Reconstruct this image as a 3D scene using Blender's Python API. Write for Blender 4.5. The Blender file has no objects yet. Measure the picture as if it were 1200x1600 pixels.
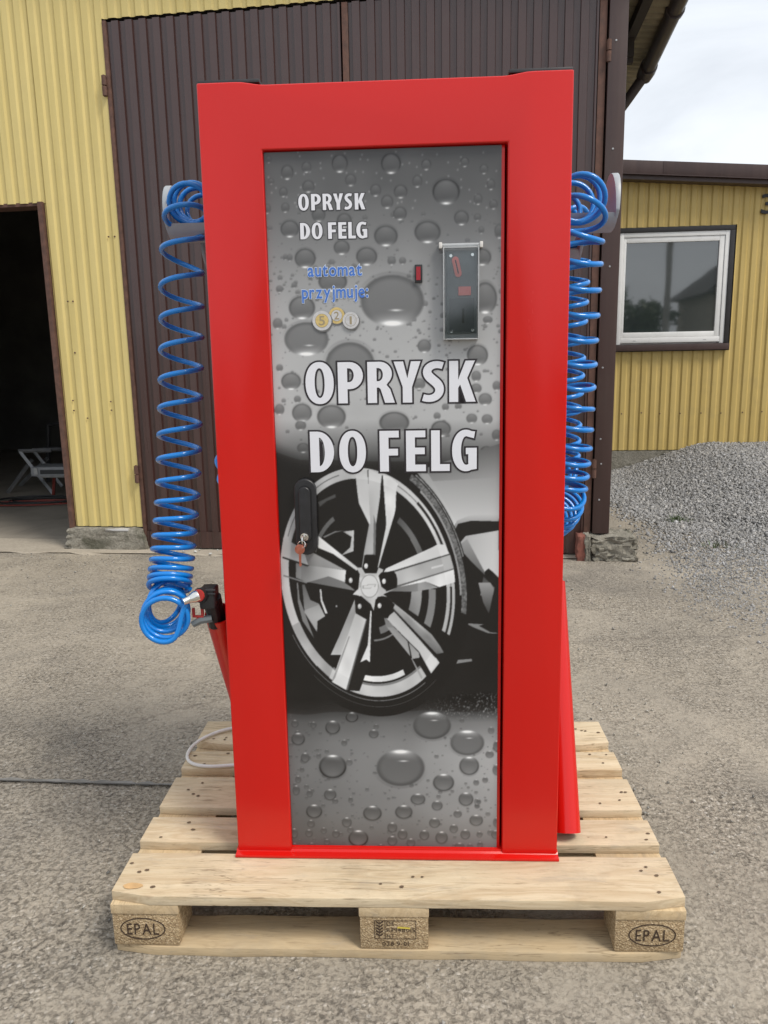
import bpy, bmesh, math, random
import numpy as np
from mathutils import Matrix, Vector
random.seed(7); rng = np.random.default_rng(7)
scene = bpy.context.scene
COL = scene.collection

# ------------------------------------------------------------------ camera
F_PX = 1221.447                      # focal length in pixels of a 1200 px wide frame
CAM = np.array([0.05969, -1.42714, 1.24776]); YAW, PITCH, ROLL = 0.044724, 0.198205, -0.0194035
def cam_axes():
    f = np.array([-math.sin(YAW)*math.cos(PITCH), math.cos(YAW)*math.cos(PITCH), -math.sin(PITCH)])
    r = np.array([math.cos(YAW), math.sin(YAW), 0.]); u = np.cross(r, f)
    return r*math.cos(ROLL)+u*math.sin(ROLL), -r*math.sin(ROLL)+u*math.cos(ROLL), f
CR, CU, CF = cam_axes()
cam = bpy.data.cameras.new('camera'); cam_o = bpy.data.objects.new('camera', cam); COL.objects.link(cam_o)
cam.sensor_fit = 'HORIZONTAL'; cam.sensor_width = 36.0; cam.lens = 36.0*F_PX/1200.0
cam.clip_start = 0.05; cam.clip_end = 600
cam_o.matrix_world = Matrix(((CR[0], CU[0], -CF[0], CAM[0]), (CR[1], CU[1], -CF[1], CAM[1]), (CR[2], CU[2], -CF[2], CAM[2]), (0, 0, 0, 1)))
scene.camera = cam_o

# ------------------------------------------------------------------ sky, sun, exposure
SUN_EL, SUN_AZ = math.radians(54), math.radians(126)     # azimuth measured clockwise from +y: behind the camera, to the right
world = bpy.data.worlds.new('World'); scene.world = world; world.use_nodes = True
wn, wl = world.node_tree.nodes, world.node_tree.links; wn.clear()
wout = wn.new('ShaderNodeOutputWorld'); sky = wn.new('ShaderNodeTexSky'); sky.sky_type = 'NISHITA'; sky.sun_disc = False
sky.sun_elevation = SUN_EL; sky.sun_rotation = SUN_AZ; sky.dust_density = 3.0
bg1 = wn.new('ShaderNodeBackground'); bg1.inputs[1].default_value = 0.10; wl.new(sky.outputs[0], bg1.inputs[0])
tc = wn.new('ShaderNodeTexCoord'); mp = wn.new('ShaderNodeMapping'); mp.inputs['Scale'].default_value = (1.6, 1.6, 4.5)
nz = wn.new('ShaderNodeTexNoise'); nz.inputs['Scale'].default_value = 2.2; nz.inputs['Detail'].default_value = 7; nz.inputs['Roughness'].default_value = .55; nz.inputs['Distortion'].default_value = .4
rp = wn.new('ShaderNodeValToRGB'); rp.color_ramp.elements[0].position = .34; rp.color_ramp.elements[1].position = .62
rp.color_ramp.elements[0].color = (.660, .695, .742, 1); rp.color_ramp.elements[1].color = (.80, .835, .88, 1)
bg2 = wn.new('ShaderNodeBackground'); bg2.inputs[1].default_value = 1.0; mx = wn.new('ShaderNodeMixShader'); mx.inputs[0].default_value = .9
wl.new(tc.outputs['Generated'], mp.inputs[0]); wl.new(mp.outputs[0], nz.inputs[0]); wl.new(nz.outputs[0], rp.inputs[0]); wl.new(rp.outputs[0], bg2.inputs[0])
wl.new(bg1.outputs[0], mx.inputs[1]); wl.new(bg2.outputs[0], mx.inputs[2]); wl.new(mx.outputs[0], wout.inputs[0])
sun = bpy.data.lights.new('sun', 'SUN'); sun.energy = 2.1; sun.angle = math.radians(18); sun.color = (1.0, .94, .85)
sun_o = bpy.data.objects.new('sun', sun); COL.objects.link(sun_o)
sd = Vector((math.sin(SUN_AZ)*math.cos(SUN_EL), math.cos(SUN_AZ)*math.cos(SUN_EL), math.sin(SUN_EL)))
sun_o.rotation_euler = sd.to_track_quat('Z', 'Y').to_euler(); sun_o.location = (3, -4, 8)
vs = scene.view_settings; vs.view_transform = 'Standard'; vs.look = 'None'; vs.exposure = 0.40; vs.gamma = 1.0; vs.use_curve_mapping = False

# ------------------------------------------------------------------ pixel helpers (photo pixel -> place on a known surface)
def ray(px, py): return CF + CR*((px-600)/F_PX) - CU*((py-800)/F_PX)
def aty(px, py, y): d = ray(px, py); return CAM + d*((y-CAM[1])/d[1])
def atz(px, py, z=0.0): d = ray(px, py); return CAM + d*((z-CAM[2])/d[2])
def front(px, py, dep=0.0):           # on the machine's front plane, dep metres behind it
    d = ray(px, py); n = np.array([.0062, 1, -.025]); k = .1425+dep-.025*.15
    return CAM + d*((k-n@CAM)/(n@d))

# ------------------------------------------------------------------ materials
def s2l(c):
    c = np.asarray(c, float)/255.0
    return np.where(c <= .04045, c/12.92, ((c+.055)/1.055)**2.4)
MATS = {}
class NT:                             # small helper around a node tree
    def __init__(s, name):
        s.m = bpy.data.materials.new(name); s.m.use_nodes = True; s.t = s.m.node_tree; s.b = s.t.nodes['Principled BSDF']; MATS[name] = s.m
    def n(s, typ, **kw):
        nd = s.t.nodes.new(typ)
        for k, v in kw.items():
            if k in nd.inputs.keys() if isinstance(k, str) else False: s.set(nd, k, v)
            else: setattr(nd, k, v)
        return nd
    def set(s, nd, k, v):
        if hasattr(v, 'is_output'): s.t.links.new(v, nd.inputs[k])
        else: nd.inputs[k].default_value = v
    def B(s, **kw):
        for k, v in kw.items(): s.set(s.b, k.replace('_', ' '), v)
        return s
    def coord(s, kind='Object', scale=(1, 1, 1), rot=(0, 0, 0), loc=(0, 0, 0)):
        c = s.t.nodes.new('ShaderNodeTexCoord'); m = s.t.nodes.new('ShaderNodeMapping')
        m.inputs['Scale'].default_value = scale; m.inputs['Rotation'].default_value = rot
        if hasattr(loc, 'is_output'): s.t.links.new(loc, m.inputs['Location'])
        else: m.inputs['Location'].default_value = loc
        s.t.links.new(c.outputs[kind], m.inputs[0]); return m.outputs[0]
    def pos(s, scale=(1, 1, 1)):
        c = s.t.nodes.new('ShaderNodeNewGeometry'); m = s.t.nodes.new('ShaderNodeMapping'); m.inputs['Scale'].default_value = scale
        s.t.links.new(c.outputs['Position'], m.inputs[0]); return m.outputs[0]
    def noise(s, vec, scale, detail=4, rough=.55, dist=0., out=0):
        nd = s.t.nodes.new('ShaderNodeTexNoise'); s.t.links.new(vec, nd.inputs['Vector'])
        nd.inputs['Scale'].default_value = scale; nd.inputs['Detail'].default_value = detail; nd.inputs['Roughness'].default_value = rough; nd.inputs['Distortion'].default_value = dist
        return nd.outputs[out]
    def voro(s, vec, scale, feature='F1', out='Distance', rnd=1.0):
        nd = s.t.nodes.new('ShaderNodeTexVoronoi'); nd.feature = feature; s.t.links.new(vec, nd.inputs['Vector'])
        nd.inputs['Scale'].default_value = scale; nd.inputs['Randomness'].default_value = rnd; return nd.outputs[out]
    def ramp(s, fac, *stops, interp='LINEAR'):
        nd = s.t.nodes.new('ShaderNodeValToRGB'); s.t.links.new(fac, nd.inputs[0]); e = nd.color_ramp.elements; nd.color_ramp.interpolation = interp
        while len(e) < len(stops): e.new(.5)
        for el, (p, c) in zip(e, stops):
            el.position = p; el.color = (c, c, c, 1) if isinstance(c, (int, float)) else (*c, 1)
        return nd.outputs[0]
    def mix(s, fac, a, b, mode='MIX'):
        nd = s.t.nodes.new('ShaderNodeMix'); nd.data_type = 'RGBA'; nd.blend_type = mode
        for i, v in ((0, fac), (6, a), (7, b)):
            if hasattr(v, 'is_output'): s.t.links.new(v, nd.inputs[i])
            else: nd.inputs[i].default_value = v if i == 0 else (*v, 1) if len(v) == 3 else v
        return nd.outputs[2]
    def math(s, op, a, b=0.0, clamp=False):
        nd = s.t.nodes.new('ShaderNodeMath'); nd.operation = op; nd.use_clamp = clamp
        for i, v in ((0, a), (1, b)):
            if hasattr(v, 'is_output'): s.t.links.new(v, nd.inputs[i])
            else: nd.inputs[i].default_value = v
        return nd.outputs[0]
    def sep(s, vec):
        nd = s.t.nodes.new('ShaderNodeSeparateXYZ'); s.t.links.new(vec, nd.inputs[0]); return nd.outputs
    def bump(s, h, strength=.3, dist=.01, prev=None):
        nd = s.t.nodes.new('ShaderNodeBump'); nd.inputs['Strength'].default_value = strength; nd.inputs['Distance'].default_value = dist
        s.t.links.new(h, nd.inputs['Height'])
        if prev is not None: s.t.links.new(prev, nd.inputs['Normal'])
        s.t.links.new(nd.outputs[0], s.b.inputs['Normal']); return nd.outputs[0]
    def rand(s):
        return s.t.nodes.new('ShaderNodeObjectInfo').outputs['Random']
def simple(name, col, rough=.5, metal=0., wear=.0, scale=30., coat=0., spec=.5, bump=0.):
    m = NT(name); base = tuple(col)
    if wear:
        f = m.noise(m.pos(), scale, 5, .6)
        c = m.mix(m.ramp(f, (.35, 0.), (.75, 1.)), tuple(x*(1-wear) for x in base), tuple(min(1, x*(1+wear)) for x in base)); m.B(Base_Color=c)
        m.B(Roughness=m.ramp(f, (.3, max(0, rough-.08)), (.7, min(1, rough+.1))))
    else: m.B(Base_Color=(*base, 1)); m.B(Roughness=rough)
    m.B(Metallic=metal); m.b.inputs['Coat Weight'].default_value = coat; m.b.inputs['Specular IOR Level'].default_value = spec
    if bump: m.bump(m.noise(m.pos(), scale*3, 3), bump, .002)
    return m.m

# concrete yard: worn concrete with exposed aggregate
m = NT('concrete'); P = m.pos()
big = m.noise(P, .45, 5, .6, .4); med = m.noise(P, 2.6, 6, .64, .5); sml = m.noise(P, 11, 5, .6, .4); fine = m.noise(P, 90, 6, .7); pit = m.noise(P, 74, 6, .74, .5)
wob = m.mix(.008, P, m.noise(P, 20, 3, out=1), 'ADD'); cell = m.voro(wob, 95, 'F1'); cellc = m.voro(wob, 95, 'F1', 'Color')
expo = m.ramp(m.math('ADD', m.math('MULTIPLY', m.noise(P, 1.25, 5, .62, .7), .7), m.math('MULTIPLY', sml, .3)), (.40, .12), (.56, .95))
c = m.mix(m.ramp(big, (.3, 0.), (.7, 1.)), (.280, .248, .202), (.345, .310, .258))
c = m.mix(m.ramp(med, (.34, 0.), (.66, .9)), c, (.395, .350, .285))
c = m.mix(m.math('MULTIPLY', expo, .45), c, (.265, .235, .193))
st = m.ramp(m.sep(cellc)[0], (0., (.17, .15, .128)), (.25, (.29, .255, .207)), (.7, (.44, .392, .325)), (1., (.62, .58, .52)))
c = m.mix(m.math('MULTIPLY', m.math('MULTIPLY', m.ramp(cell, (.30, 1.), (.58, 0.)), expo), .72), c, st)
c = m.mix(m.math('MULTIPLY', m.ramp(pit, (.37, 1.), (.47, 0.)), m.math('ADD', m.math('MULTIPLY', expo, .85), .12)), c, (.125, .108, .088))
c = m.mix(m.ramp(fine, (.34, .30), (.52, 0.)), c, (.24, .205, .162))
crk = m.ramp(m.voro(m.mix(.30, P, m.noise(P, 1.6, 6, .65, out=1), 'ADD'), .33, 'DISTANCE_TO_EDGE'), (.0, 1.), (.0035, 0.))
c = m.mix(m.math('MULTIPLY', crk, .42), c, (.13, .11, .09))
stain = m.ramp(m.noise(P, 1.15, 6, .7, .9), (.50, 0.), (.66, .6)); c = m.mix(stain, c, (.205, .186, .160))
dust = m.ramp(m.noise(P, 1.9, 5, .66, .5), (.54, 0.), (.72, .5)); c = m.mix(dust, c, (.425, .372, .295))
m.B(Base_Color=c, Roughness=.92); m.b.inputs['Specular IOR Level'].default_value = .25
h = m.math('MULTIPLY', m.math('ADD', m.ramp(cell, (.05, .8), (.6, 0.)), m.ramp(pit, (.30, 0.), (.50, 1.2))), m.math('ADD', expo, .15))
h = m.math('ADD', h, m.math('ADD', m.math('MULTIPLY', fine, .45), m.math('MULTIPLY', sml, 1.2))); m.bump(h, .8, .005)

m = NT('smooth_concrete'); P = m.pos()
big = m.noise(P, 1.2, 6, .62, .3); fine = m.noise(P, 60, 5, .65)
c = m.mix(m.ramp(big, (.3, 0.), (.7, 1.)), (.33, .29, .23), (.45, .40, .325)); c = m.mix(m.ramp(fine, (.32, .6), (.6, 0.)), c, (.25, .215, .175))
m.B(Base_Color=c, Roughness=.9); m.bump(m.math('ADD', m.noise(P, 22, 6, .65), m.math('MULTIPLY', fine, .5)), .5, .004)

m = NT('shop_floor'); P = m.pos(); big = m.noise(P, 1.6, 6, .65, .5)
m.B(Base_Color=m.mix(m.ramp(big, (.3, 0.), (.7, 1.)), (.20, .178, .145), (.31, .275, .225)), Roughness=.8); m.bump(m.noise(P, 30, 5, .65), .4, .003)
m = NT('footing_concrete'); P = m.pos()
big = m.noise(P, 7, 6, .65, .5); fine = m.noise(P, 70, 5, .7)
c = m.mix(m.ramp(big, (.3, 0.), (.7, 1.)), (.19, .175, .14), (.34, .32, .27)); c = m.mix(m.ramp(fine, (.34, .6), (.55, 0.)), c, (.10, .09, .072))
c = m.mix(m.ramp(m.noise(P, 4.1, 5, .6, .8), (.56, 0.), (.66, .75)), c, (.075, .075, .05))
m.B(Base_Color=c, Roughness=.95); m.bump(m.math('ADD', m.noise(P, 26, 6, .7), m.math('MULTIPLY', fine, .6)), .9, .012)

m = NT('gravel_stone'); a = m.n('ShaderNodeVertexColor', layer_name='Col')
c = m.mix(m.ramp(m.noise(m.pos(), 160, 3), (.35, 0.), (.7, .5)), a.outputs[0], (.40, .40, .39)); m.B(Base_Color=c, Roughness=.85)
m.bump(m.noise(m.pos(), 220, 3), .4, .002)
m = NT('gravel_bed'); P = m.pos(); vc = m.voro(P, 70, out='Color'); vd = m.voro(P, 70)
c = m.ramp(m.sep(vc)[0], (0., (.10, .10, .10)), (.5, (.22, .215, .205)), (1., (.36, .355, .34))); m.B(Base_Color=c, Roughness=.9); m.bump(m.ramp(vd, (.0, 1.), (.7, 0.)), 1., .012)

def painted_sheet(name, c0, c1, rough, dirt, dirtcol, spec=.4):
    m = NT(name); P = m.coord('Object'); st = m.coord('Object', (9, 9, .5)); f = m.noise(st, 2.2, 5, .6); g = m.noise(P, 6, 5, .65)
    c = m.mix(m.ramp(f, (.3, 0.), (.7, 1.)), c0, c1); c = m.mix(m.ramp(g, (.5, 0.), (.78, dirt)), c, dirtcol)
    sp = m.noise(P, 38, 3, .7); c = m.mix(m.ramp(sp, (.72, 0.), (.76, .6)), c, dirtcol)
    m.B(Base_Color=c, Roughness=m.ramp(f, (.3, rough-.06), (.7, rough+.1))); m.b.inputs['Specular IOR Level'].default_value = spec
    m.bump(m.noise(m.coord('Object', (3, 3, .35)), 2.5, 3), .25, .01); return m.m
painted_sheet('yellow_sheet', (.575, .465, .175), (.645, .530, .220), .42, .14, (.40, .32, .16))
painted_sheet('ochre_sheet', (.50, .365, .120), (.57, .425, .155), .45, .3, (.33, .25, .12))
painted_sheet('brown_sheet', (.045, .0195, .0165), (.056, .026, .0225), .27, .25, (.070, .050, .042), .75)
painted_sheet('brown_trim', (.048, .027, .024), (.060, .034, .030), .38, .25, (.08, .06, .05), .5)
simple('rusty_steel', (.115, .058, .042), .75, 0, .35, 24, bump=.3)
simple('dark_trim', (.022, .020, .021), .45, 0, .2, 20)
simple('soffit_sheet', (.30, .255, .165), .6, 0, .25, 9)
simple('gutter_brown', (.055, .043, .043), .4, 0, .25, 12)
simple('old_timber', (.040, .032, .028), .8, 0, .3, 15)
simple('interior_wall', (.13, .125, .112), .9, 0, .3, 2)
simple('white_upvc', (.80, .80, .79), .32, 0, .04, 12)
m = NT('window_glass'); m.B(Base_Color=(.030, .038, .038, 1), Roughness=.03, IOR=2.35); m.bump(m.noise(m.coord('Object'), 1.6, 2), .03, .02)
simple('numeral_black', (.02, .02, .022), .5)
simple('white_sill_plastic', (.5, .5, .5), .5)

# the machine
m = NT('red_powder_coat'); P = m.coord('Object')
m.B(Base_Color=(.565, .0062, .0030, 1), Roughness=m.ramp(m.noise(m.coord('Object', (1, 1, .35)), 7, 6, .68, .8), (.35, .17), (.75, .30))); m.b.inputs['Specular IOR Level'].default_value = .5
m.bump(m.math('ADD', m.noise(P, 420, 2, .5), m.math('MULTIPLY', m.noise(P, 5, 2, .4), 9.)), .05, .0012)
simple('black_plastic', (.016, .016, .018), .42, 0, .15, 60, bump=.1)
simple('black_cap', (.030, .030, .034), .5, 0, .2, 40)
simple('grey_plastic', (.33, .365, .39), .42, 0, .08, 25)
simple('acceptor_plate', (.125, .145, .155), .38, 0, .1, 50)
simple('acceptor_dark', (.065, .075, .083), .45, 0, .1, 50)
simple('slot_red', (.90, .20, .18), .45)
simple('gun_red', (.42, .035, .03), .45); simple('slot_black', (.008, .008, .009), .6)
m = NT('led_red'); m.B(Base_Color=(.30, .008, .018, 1), Roughness=.25)
def clear(name, k, milky):
    m = NT(name); nt = m.t; tr = nt.nodes.new('ShaderNodeBsdfTransparent'); gl = nt.nodes.new('ShaderNodeBsdfGlossy'); gl.inputs['Roughness'].default_value = .06; mxs = nt.nodes.new('ShaderNodeMixShader'); lw = nt.nodes.new('ShaderNodeFresnel'); lw.inputs[0].default_value = 1.5
    nt.links.new(m.math('ADD', lw.outputs[0], k), mxs.inputs[0]); nt.links.new(tr.outputs[0], mxs.inputs[1]); nt.links.new(gl.outputs[0], mxs.inputs[2]); tr.inputs[0].default_value = (.95, .97, .97, 1); o = mxs.outputs[0]
    if milky: m2 = nt.nodes.new('ShaderNodeMixShader'); m2.inputs[0].default_value = milky; m.B(Base_Color=(.72, .74, .75, 1), Roughness=.2); nt.links.new(o, m2.inputs[1]); nt.links.new(m.b.outputs[0], m2.inputs[2]); o = m2.outputs[0]
    nt.links.new(o, nt.nodes['Material Output'].inputs[0])
clear('clear_plastic', .02, 0.); clear('clear_edge', .10, .42)
simple('chrome', (.78, .77, .74), .16, 1.0, .08, 60)
simple('brass_fitting', (.70, .55, .34), .25, 1.0, .1, 60)
simple('copper_key', (.55, .19, .13), .38, .85, .2, 120)
m = NT('poster_print'); a = m.n('ShaderNodeVertexColor', layer_name='Col'); m.B(Base_Color=a.outputs[0], Roughness=.27); m.b.inputs['Specular IOR Level'].default_value = .5; m.bump(m.noise(m.coord('Object'), 6, 2), .04, .01)
simple('print_white', (.70, .71, .76), .3); simple('print_outline', (.022, .018, .022), .3)
simple('print_blue', (.055, .16, .52), .3); simple('print_pale_blue', (.60, .68, .80), .3)
m = NT('blue_hose'); m.B(Base_Color=(.0010, .195, .62, 1), Roughness=.2); m.b.inputs['Coat Weight'].default_value = .25; m.b.inputs['Subsurface Radius'].default_value = (.002, .004, .01); m.b.inputs['Coat Roughness'].default_value = .08
simple('white_cable', (.68, .66, .63), .45, 0, .06, 40)

# pallet wood
def wood(name, c0, c1, cd, axis):
    m = NT(name); r = m.rand(); off = m.n('ShaderNodeCombineXYZ'); m.set(off, 0, m.math('MULTIPLY', r, 17.)); m.set(off, 1, m.math('MULTIPLY', r, 9.)); m.set(off, 2, m.math('MULTIPLY', r, 5.))
    sc = {'x': (1., 9., 9.), 'y': (9., 1., 9.)}[axis]
    G = m.coord('Object', sc, loc=off.outputs[0]); N = m.coord('Object', (1, 1, 1), loc=off.outputs[0])
    w = m.mix(.35, G, m.noise(N, 2.2, 3, out=1), 'ADD'); g = m.noise(w, 6., 6, .62, .25); ring = m.noise(w, 1.6, 3, .5, 1.2)
    c = m.mix(m.ramp(g, (.32, 0.), (.68, 1.)), c0, c1); c = m.mix(m.ramp(ring, (.46, 0.), (.50, .35), (.54, 0.), (.58, .45), (.63, 0.)), c, cd)
    kn = m.voro(m.coord('Object', (3.2, 6.5, 6.5) if axis == 'x' else (6.5, 3.2, 6.5), loc=off.outputs[0]), 1.05); c = m.mix(m.ramp(kn, (.045, .85), (.085, 0.)), c, (.21, .10, .045))
    dirt = m.noise(N, 5.5, 6, .68); c = m.mix(m.ramp(dirt, (.48, 0.), (.70, .62)), c, (.31, .25, .175))
    c = m.mix(m.math('MULTIPLY', r, .42), c, (.62, .525, .375)); gr = m.noise(G, 22, 4, .7); c = m.mix(m.ramp(gr, (.28, .55), (.44, 0.)), c, (.24, .17, .10))
    ck = m.noise(m.mix(.5, m.coord('Object', (.55, 16, 16) if axis == 'x' else (16, .55, 16), loc=off.outputs[0]), m.noise(N, 3, 3, out=1), 'ADD'), 3.0, 4, .55); crack = m.ramp(ck, (.485, 0.), (.50, .75), (.515, 0.)); brk = m.ramp(m.noise(N, 7, 3), (.50, 0.), (.58, 1.)); c = m.mix(m.math('MULTIPLY', crack, brk) if axis == 'x' else 0., c, (.17, .115, .065))
    sm = m.noise(m.coord('Object', (2.5, 9, 9) if axis == 'x' else (9, 2.5, 9), loc=off.outputs[0]), 3.4, 6, .72, .5); c = m.mix(m.ramp(sm, (.56, 0.), (.74, .55)), c, (.36, .315, .255))
    m.B(Base_Color=c, Roughness=.78); m.b.inputs['Specular IOR Level'].default_value = .25
    m.bump(m.math('ADD', m.noise(G, 14, 5, .65), m.math('MULTIPLY', dirt, .5)), .35, .003); return m.m
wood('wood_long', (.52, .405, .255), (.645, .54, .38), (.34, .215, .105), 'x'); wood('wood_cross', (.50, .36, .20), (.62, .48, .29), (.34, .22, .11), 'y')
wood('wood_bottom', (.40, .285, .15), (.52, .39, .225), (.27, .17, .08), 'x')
m = NT('chip_block'); P = m.coord('Object'); v1 = m.voro(m.mix(.01, m.coord('Object', (1, 1, 1.7)), m.noise(P, 90, 3, out=1), 'ADD'), 270, out='Color'); v2 = m.noise(P, 210, 5, .7)
c = m.ramp(m.sep(v1)[0], (0., (.27, .185, .100)), (.45, (.38, .275, .155)), (.8, (.49, .37, .22)), (1., (.62, .49, .32))); c = m.mix(m.ramp(v2, (.3, .5), (.5, 0.)), c, (.17, .11, .058))
m.B(Base_Color=c, Roughness=.9); m.bump(m.math('ADD', m.voro(P, 270), v2), .7, .003)
simple('burnt_mark', (.040, .022, .013), .85); simple('nail_dark', (.16, .11, .07), .7, .3); simple('yellow_chalk', (.62, .50, .08), .9); simple('wood_patch', (.56, .36, .17), .8, 0, .15, 60)
simple('joint_filler', (.235, .228, .215), .7, 0, .35, 14); simple('joint_dark', (.095, .092, .088), .7, 0, .3, 20)
simple('aluminium', (.42, .43, .44), .42, .7, .15, 20); simple('dark_steel', (.05, .05, .052), .5, .4, .2, 15); simple('case_grey', (.30, .31, .32), .5, 0, .15, 15)
simple('case_dark', (.035, .037, .04), .55); simple('black_rubber', (.018, .018, .018), .6); simple('red_rubber', (.20, .03, .02), .6)
simple('brick_red', (.23, .085, .062), .9, 0, .35, 18, bump=.6)
simple('bark', (.10, .075, .05), .9, 0, .3, 8); m = NT('leaf'); m.B(Base_Color=m.mix(m.rand(), (.035, .065, .018), (.075, .115, .03)), Roughness=.6); simple('grass_blade', (.06, .10, .025), .6, 0, .3, 30)
simple('house_render', (.42, .38, .32), .9, 0, .15, 3); simple('roof_tile', (.07, .06, .06), .7, 0, .3, 4); simple('pole_concrete', (.30, .29, .27), .85, 0, .15, 6)

# ------------------------------------------------------------------ mesh helpers
ROOT_M = {}
def tag(o, label=None, category=None, group=None, kind=None):
    for k, v in (('label', label), ('category', category), ('group', group), ('kind', kind)):
        if v: o[k] = v
    return o
def empty(name, loc=(0, 0, 0), rz=0.0, label=None, category=None, group=None):
    o = bpy.data.objects.new(name, None); COL.objects.link(o); o.location = loc; o.rotation_euler = (0, 0, rz); o.empty_display_size = .1
    ROOT_M[o.name] = Matrix.Translation(loc) @ Matrix.Rotation(rz, 4, 'Z'); return tag(o, label, category, group)
def root_inv(o):
    while o.parent is not None: o = o.parent
    return ROOT_M[o.name].inverted() if o.name in ROOT_M else Matrix()
class MB:
    def __init__(s): s.v = []; s.f = []
    def add(s, vs, fs):
        o = len(s.v); s.v += [tuple(map(float, v)) for v in vs]; s.f += [tuple(i+o for i in f) for f in fs]; return s
    def box(s, x0, x1, y0, y1, z0, z1):
        return s.add([(x0, y0, z0), (x1, y0, z0), (x1, y1, z0), (x0, y1, z0), (x0, y0, z1), (x1, y0, z1), (x1, y1, z1), (x0, y1, z1)],
                     [(0, 3, 2, 1), (4, 5, 6, 7), (0, 1, 5, 4), (1, 2, 6, 5), (2, 3, 7, 6), (3, 0, 4, 7)])
    def tube(s, pts, r, n=8, caps=True):
        pts = np.asarray(pts, float); N = len(pts); rr = np.full(N, r) if np.isscalar(r) else np.asarray(r, float)
        tg = np.gradient(pts, axis=0); tg /= np.linalg.norm(tg, axis=1)[:, None]+1e-12
        u = np.cross(tg[0], [0, 0, 1.]);
        if np.linalg.norm(u) < 1e-3: u = np.cross(tg[0], [1., 0, 0])
        u /= np.linalg.norm(u); vs = []
        for i in range(N):
            u = u - tg[i]*(u@tg[i]); u /= np.linalg.norm(u)+1e-12; w = np.cross(tg[i], u)
            for k in range(n): a = 2*math.pi*k/n; vs.append(pts[i]+rr[i]*(math.cos(a)*u+math.sin(a)*w))
        fs = [(i*n+k, i*n+(k+1) % n, (i+1)*n+(k+1) % n, (i+1)*n+k) for i in range(N-1) for k in range(n)]
        if caps: fs += [tuple(range(n-1, -1, -1)), tuple((N-1)*n+k for k in range(n))]
        return s.add(vs, fs)
    def cyl(s, a, b, r, n=16, r2=None): return s.tube([a, b], [r, r if r2 is None else r2], n)
    def pipe(s, a, b, ro, ri, n=28):          # open-ended pipe with wall thickness
        a = np.asarray(a, float); b = np.asarray(b, float); t = (b-a)/np.linalg.norm(b-a); u = np.cross(t, [0, 1., 0]); u /= np.linalg.norm(u); w = np.cross(t, u); vs = []
        for p, r in ((a, ro), (b, ro), (b, ri), (a, ri)):
            for k in range(n): q = 2*math.pi*k/n; vs.append(p+r*(math.cos(q)*u+math.sin(q)*w))
        return s.add(vs, [(j*n+k, j*n+(k+1) % n, ((j+1) % 4)*n+(k+1) % n, ((j+1) % 4)*n+k) for j in range(4) for k in range(n)])
    def prism(s, poly, a, b, axis='y'):       # polygon extruded along an axis
        n = len(poly); mk = {'y': lambda p, t: (p[0], t, p[1]), 'x': lambda p, t: (t, p[0], p[1]), 'z': lambda p, t: (p[0], p[1], t)}[axis]
        return s.add([mk(p, a) for p in poly]+[mk(p, b) for p in poly], [tuple(range(n)), tuple(range(2*n-1, n-1, -1))]+[(i, i+n, (i+1) % n+n, (i+1) % n) for i in range(n)])
    def ball(s, c, r, n=10, m=6, sq=(1, 1, 1)):
        vs = [(c[0], c[1], c[2]-r*sq[2])]
        for j in range(1, m):
            for i in range(n): t = math.pi*j/m; p = 2*math.pi*i/n; vs.append((c[0]+r*sq[0]*math.sin(t)*math.cos(p), c[1]+r*sq[1]*math.sin(t)*math.sin(p), c[2]-r*sq[2]*math.cos(t)))
        vs.append((c[0], c[1], c[2]+r*sq[2])); L = len(vs)-1
        fs = [(0, 1+(i+1) % n, 1+i) for i in range(n)]+[(1+(j-1)*n+i, 1+(j-1)*n+(i+1) % n, 1+j*n+(i+1) % n, 1+j*n+i) for j in range(1, m-1) for i in range(n)]+[(L, 1+(m-2)*n+i, 1+(m-2)*n+(i+1) % n) for i in range(n)]
        return s.add(vs, fs)
    def build(s, name, mat, parent=None, local=False, fn=None, bevel=0., seg=2, smooth=False, center=False, angle=32):
        vs = [fn(v) for v in s.v] if fn else s.v
        if parent is not None and not local: mi = root_inv(parent); vs = [tuple(mi @ Vector(v)) for v in vs]
        ctr = (0, 0, 0)
        if center: a = np.array(vs); ctr = tuple((a.min(0)+a.max(0))/2); vs = [tuple(np.array(v)-ctr) for v in vs]
        me = bpy.data.meshes.new(name); me.from_pydata(vs, [], s.f); bm = bmesh.new(); bm.from_mesh(me)
        bmesh.ops.recalc_face_normals(bm, faces=bm.faces)
        if bevel > 0:
            ed = [e for e in bm.edges if len(e.link_faces) == 2 and e.calc_face_angle(0) > .5]
            bmesh.ops.bevel(bm, geom=ed, offset=bevel, segments=seg, affect='EDGES', clamp_overlap=True, profile=.6)
        bm.to_mesh(me); bm.free(); me.materials.append(MATS[mat])
        if smooth or bevel > 0:
            me.polygons.foreach_set('use_smooth', [True]*len(me.polygons))
            me.set_sharp_from_angle(angle=math.radians(angle))
        o = bpy.data.objects.new(name, me); COL.objects.link(o)
        if parent is not None: o.parent = parent
        o.location = ctr; return o
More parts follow.
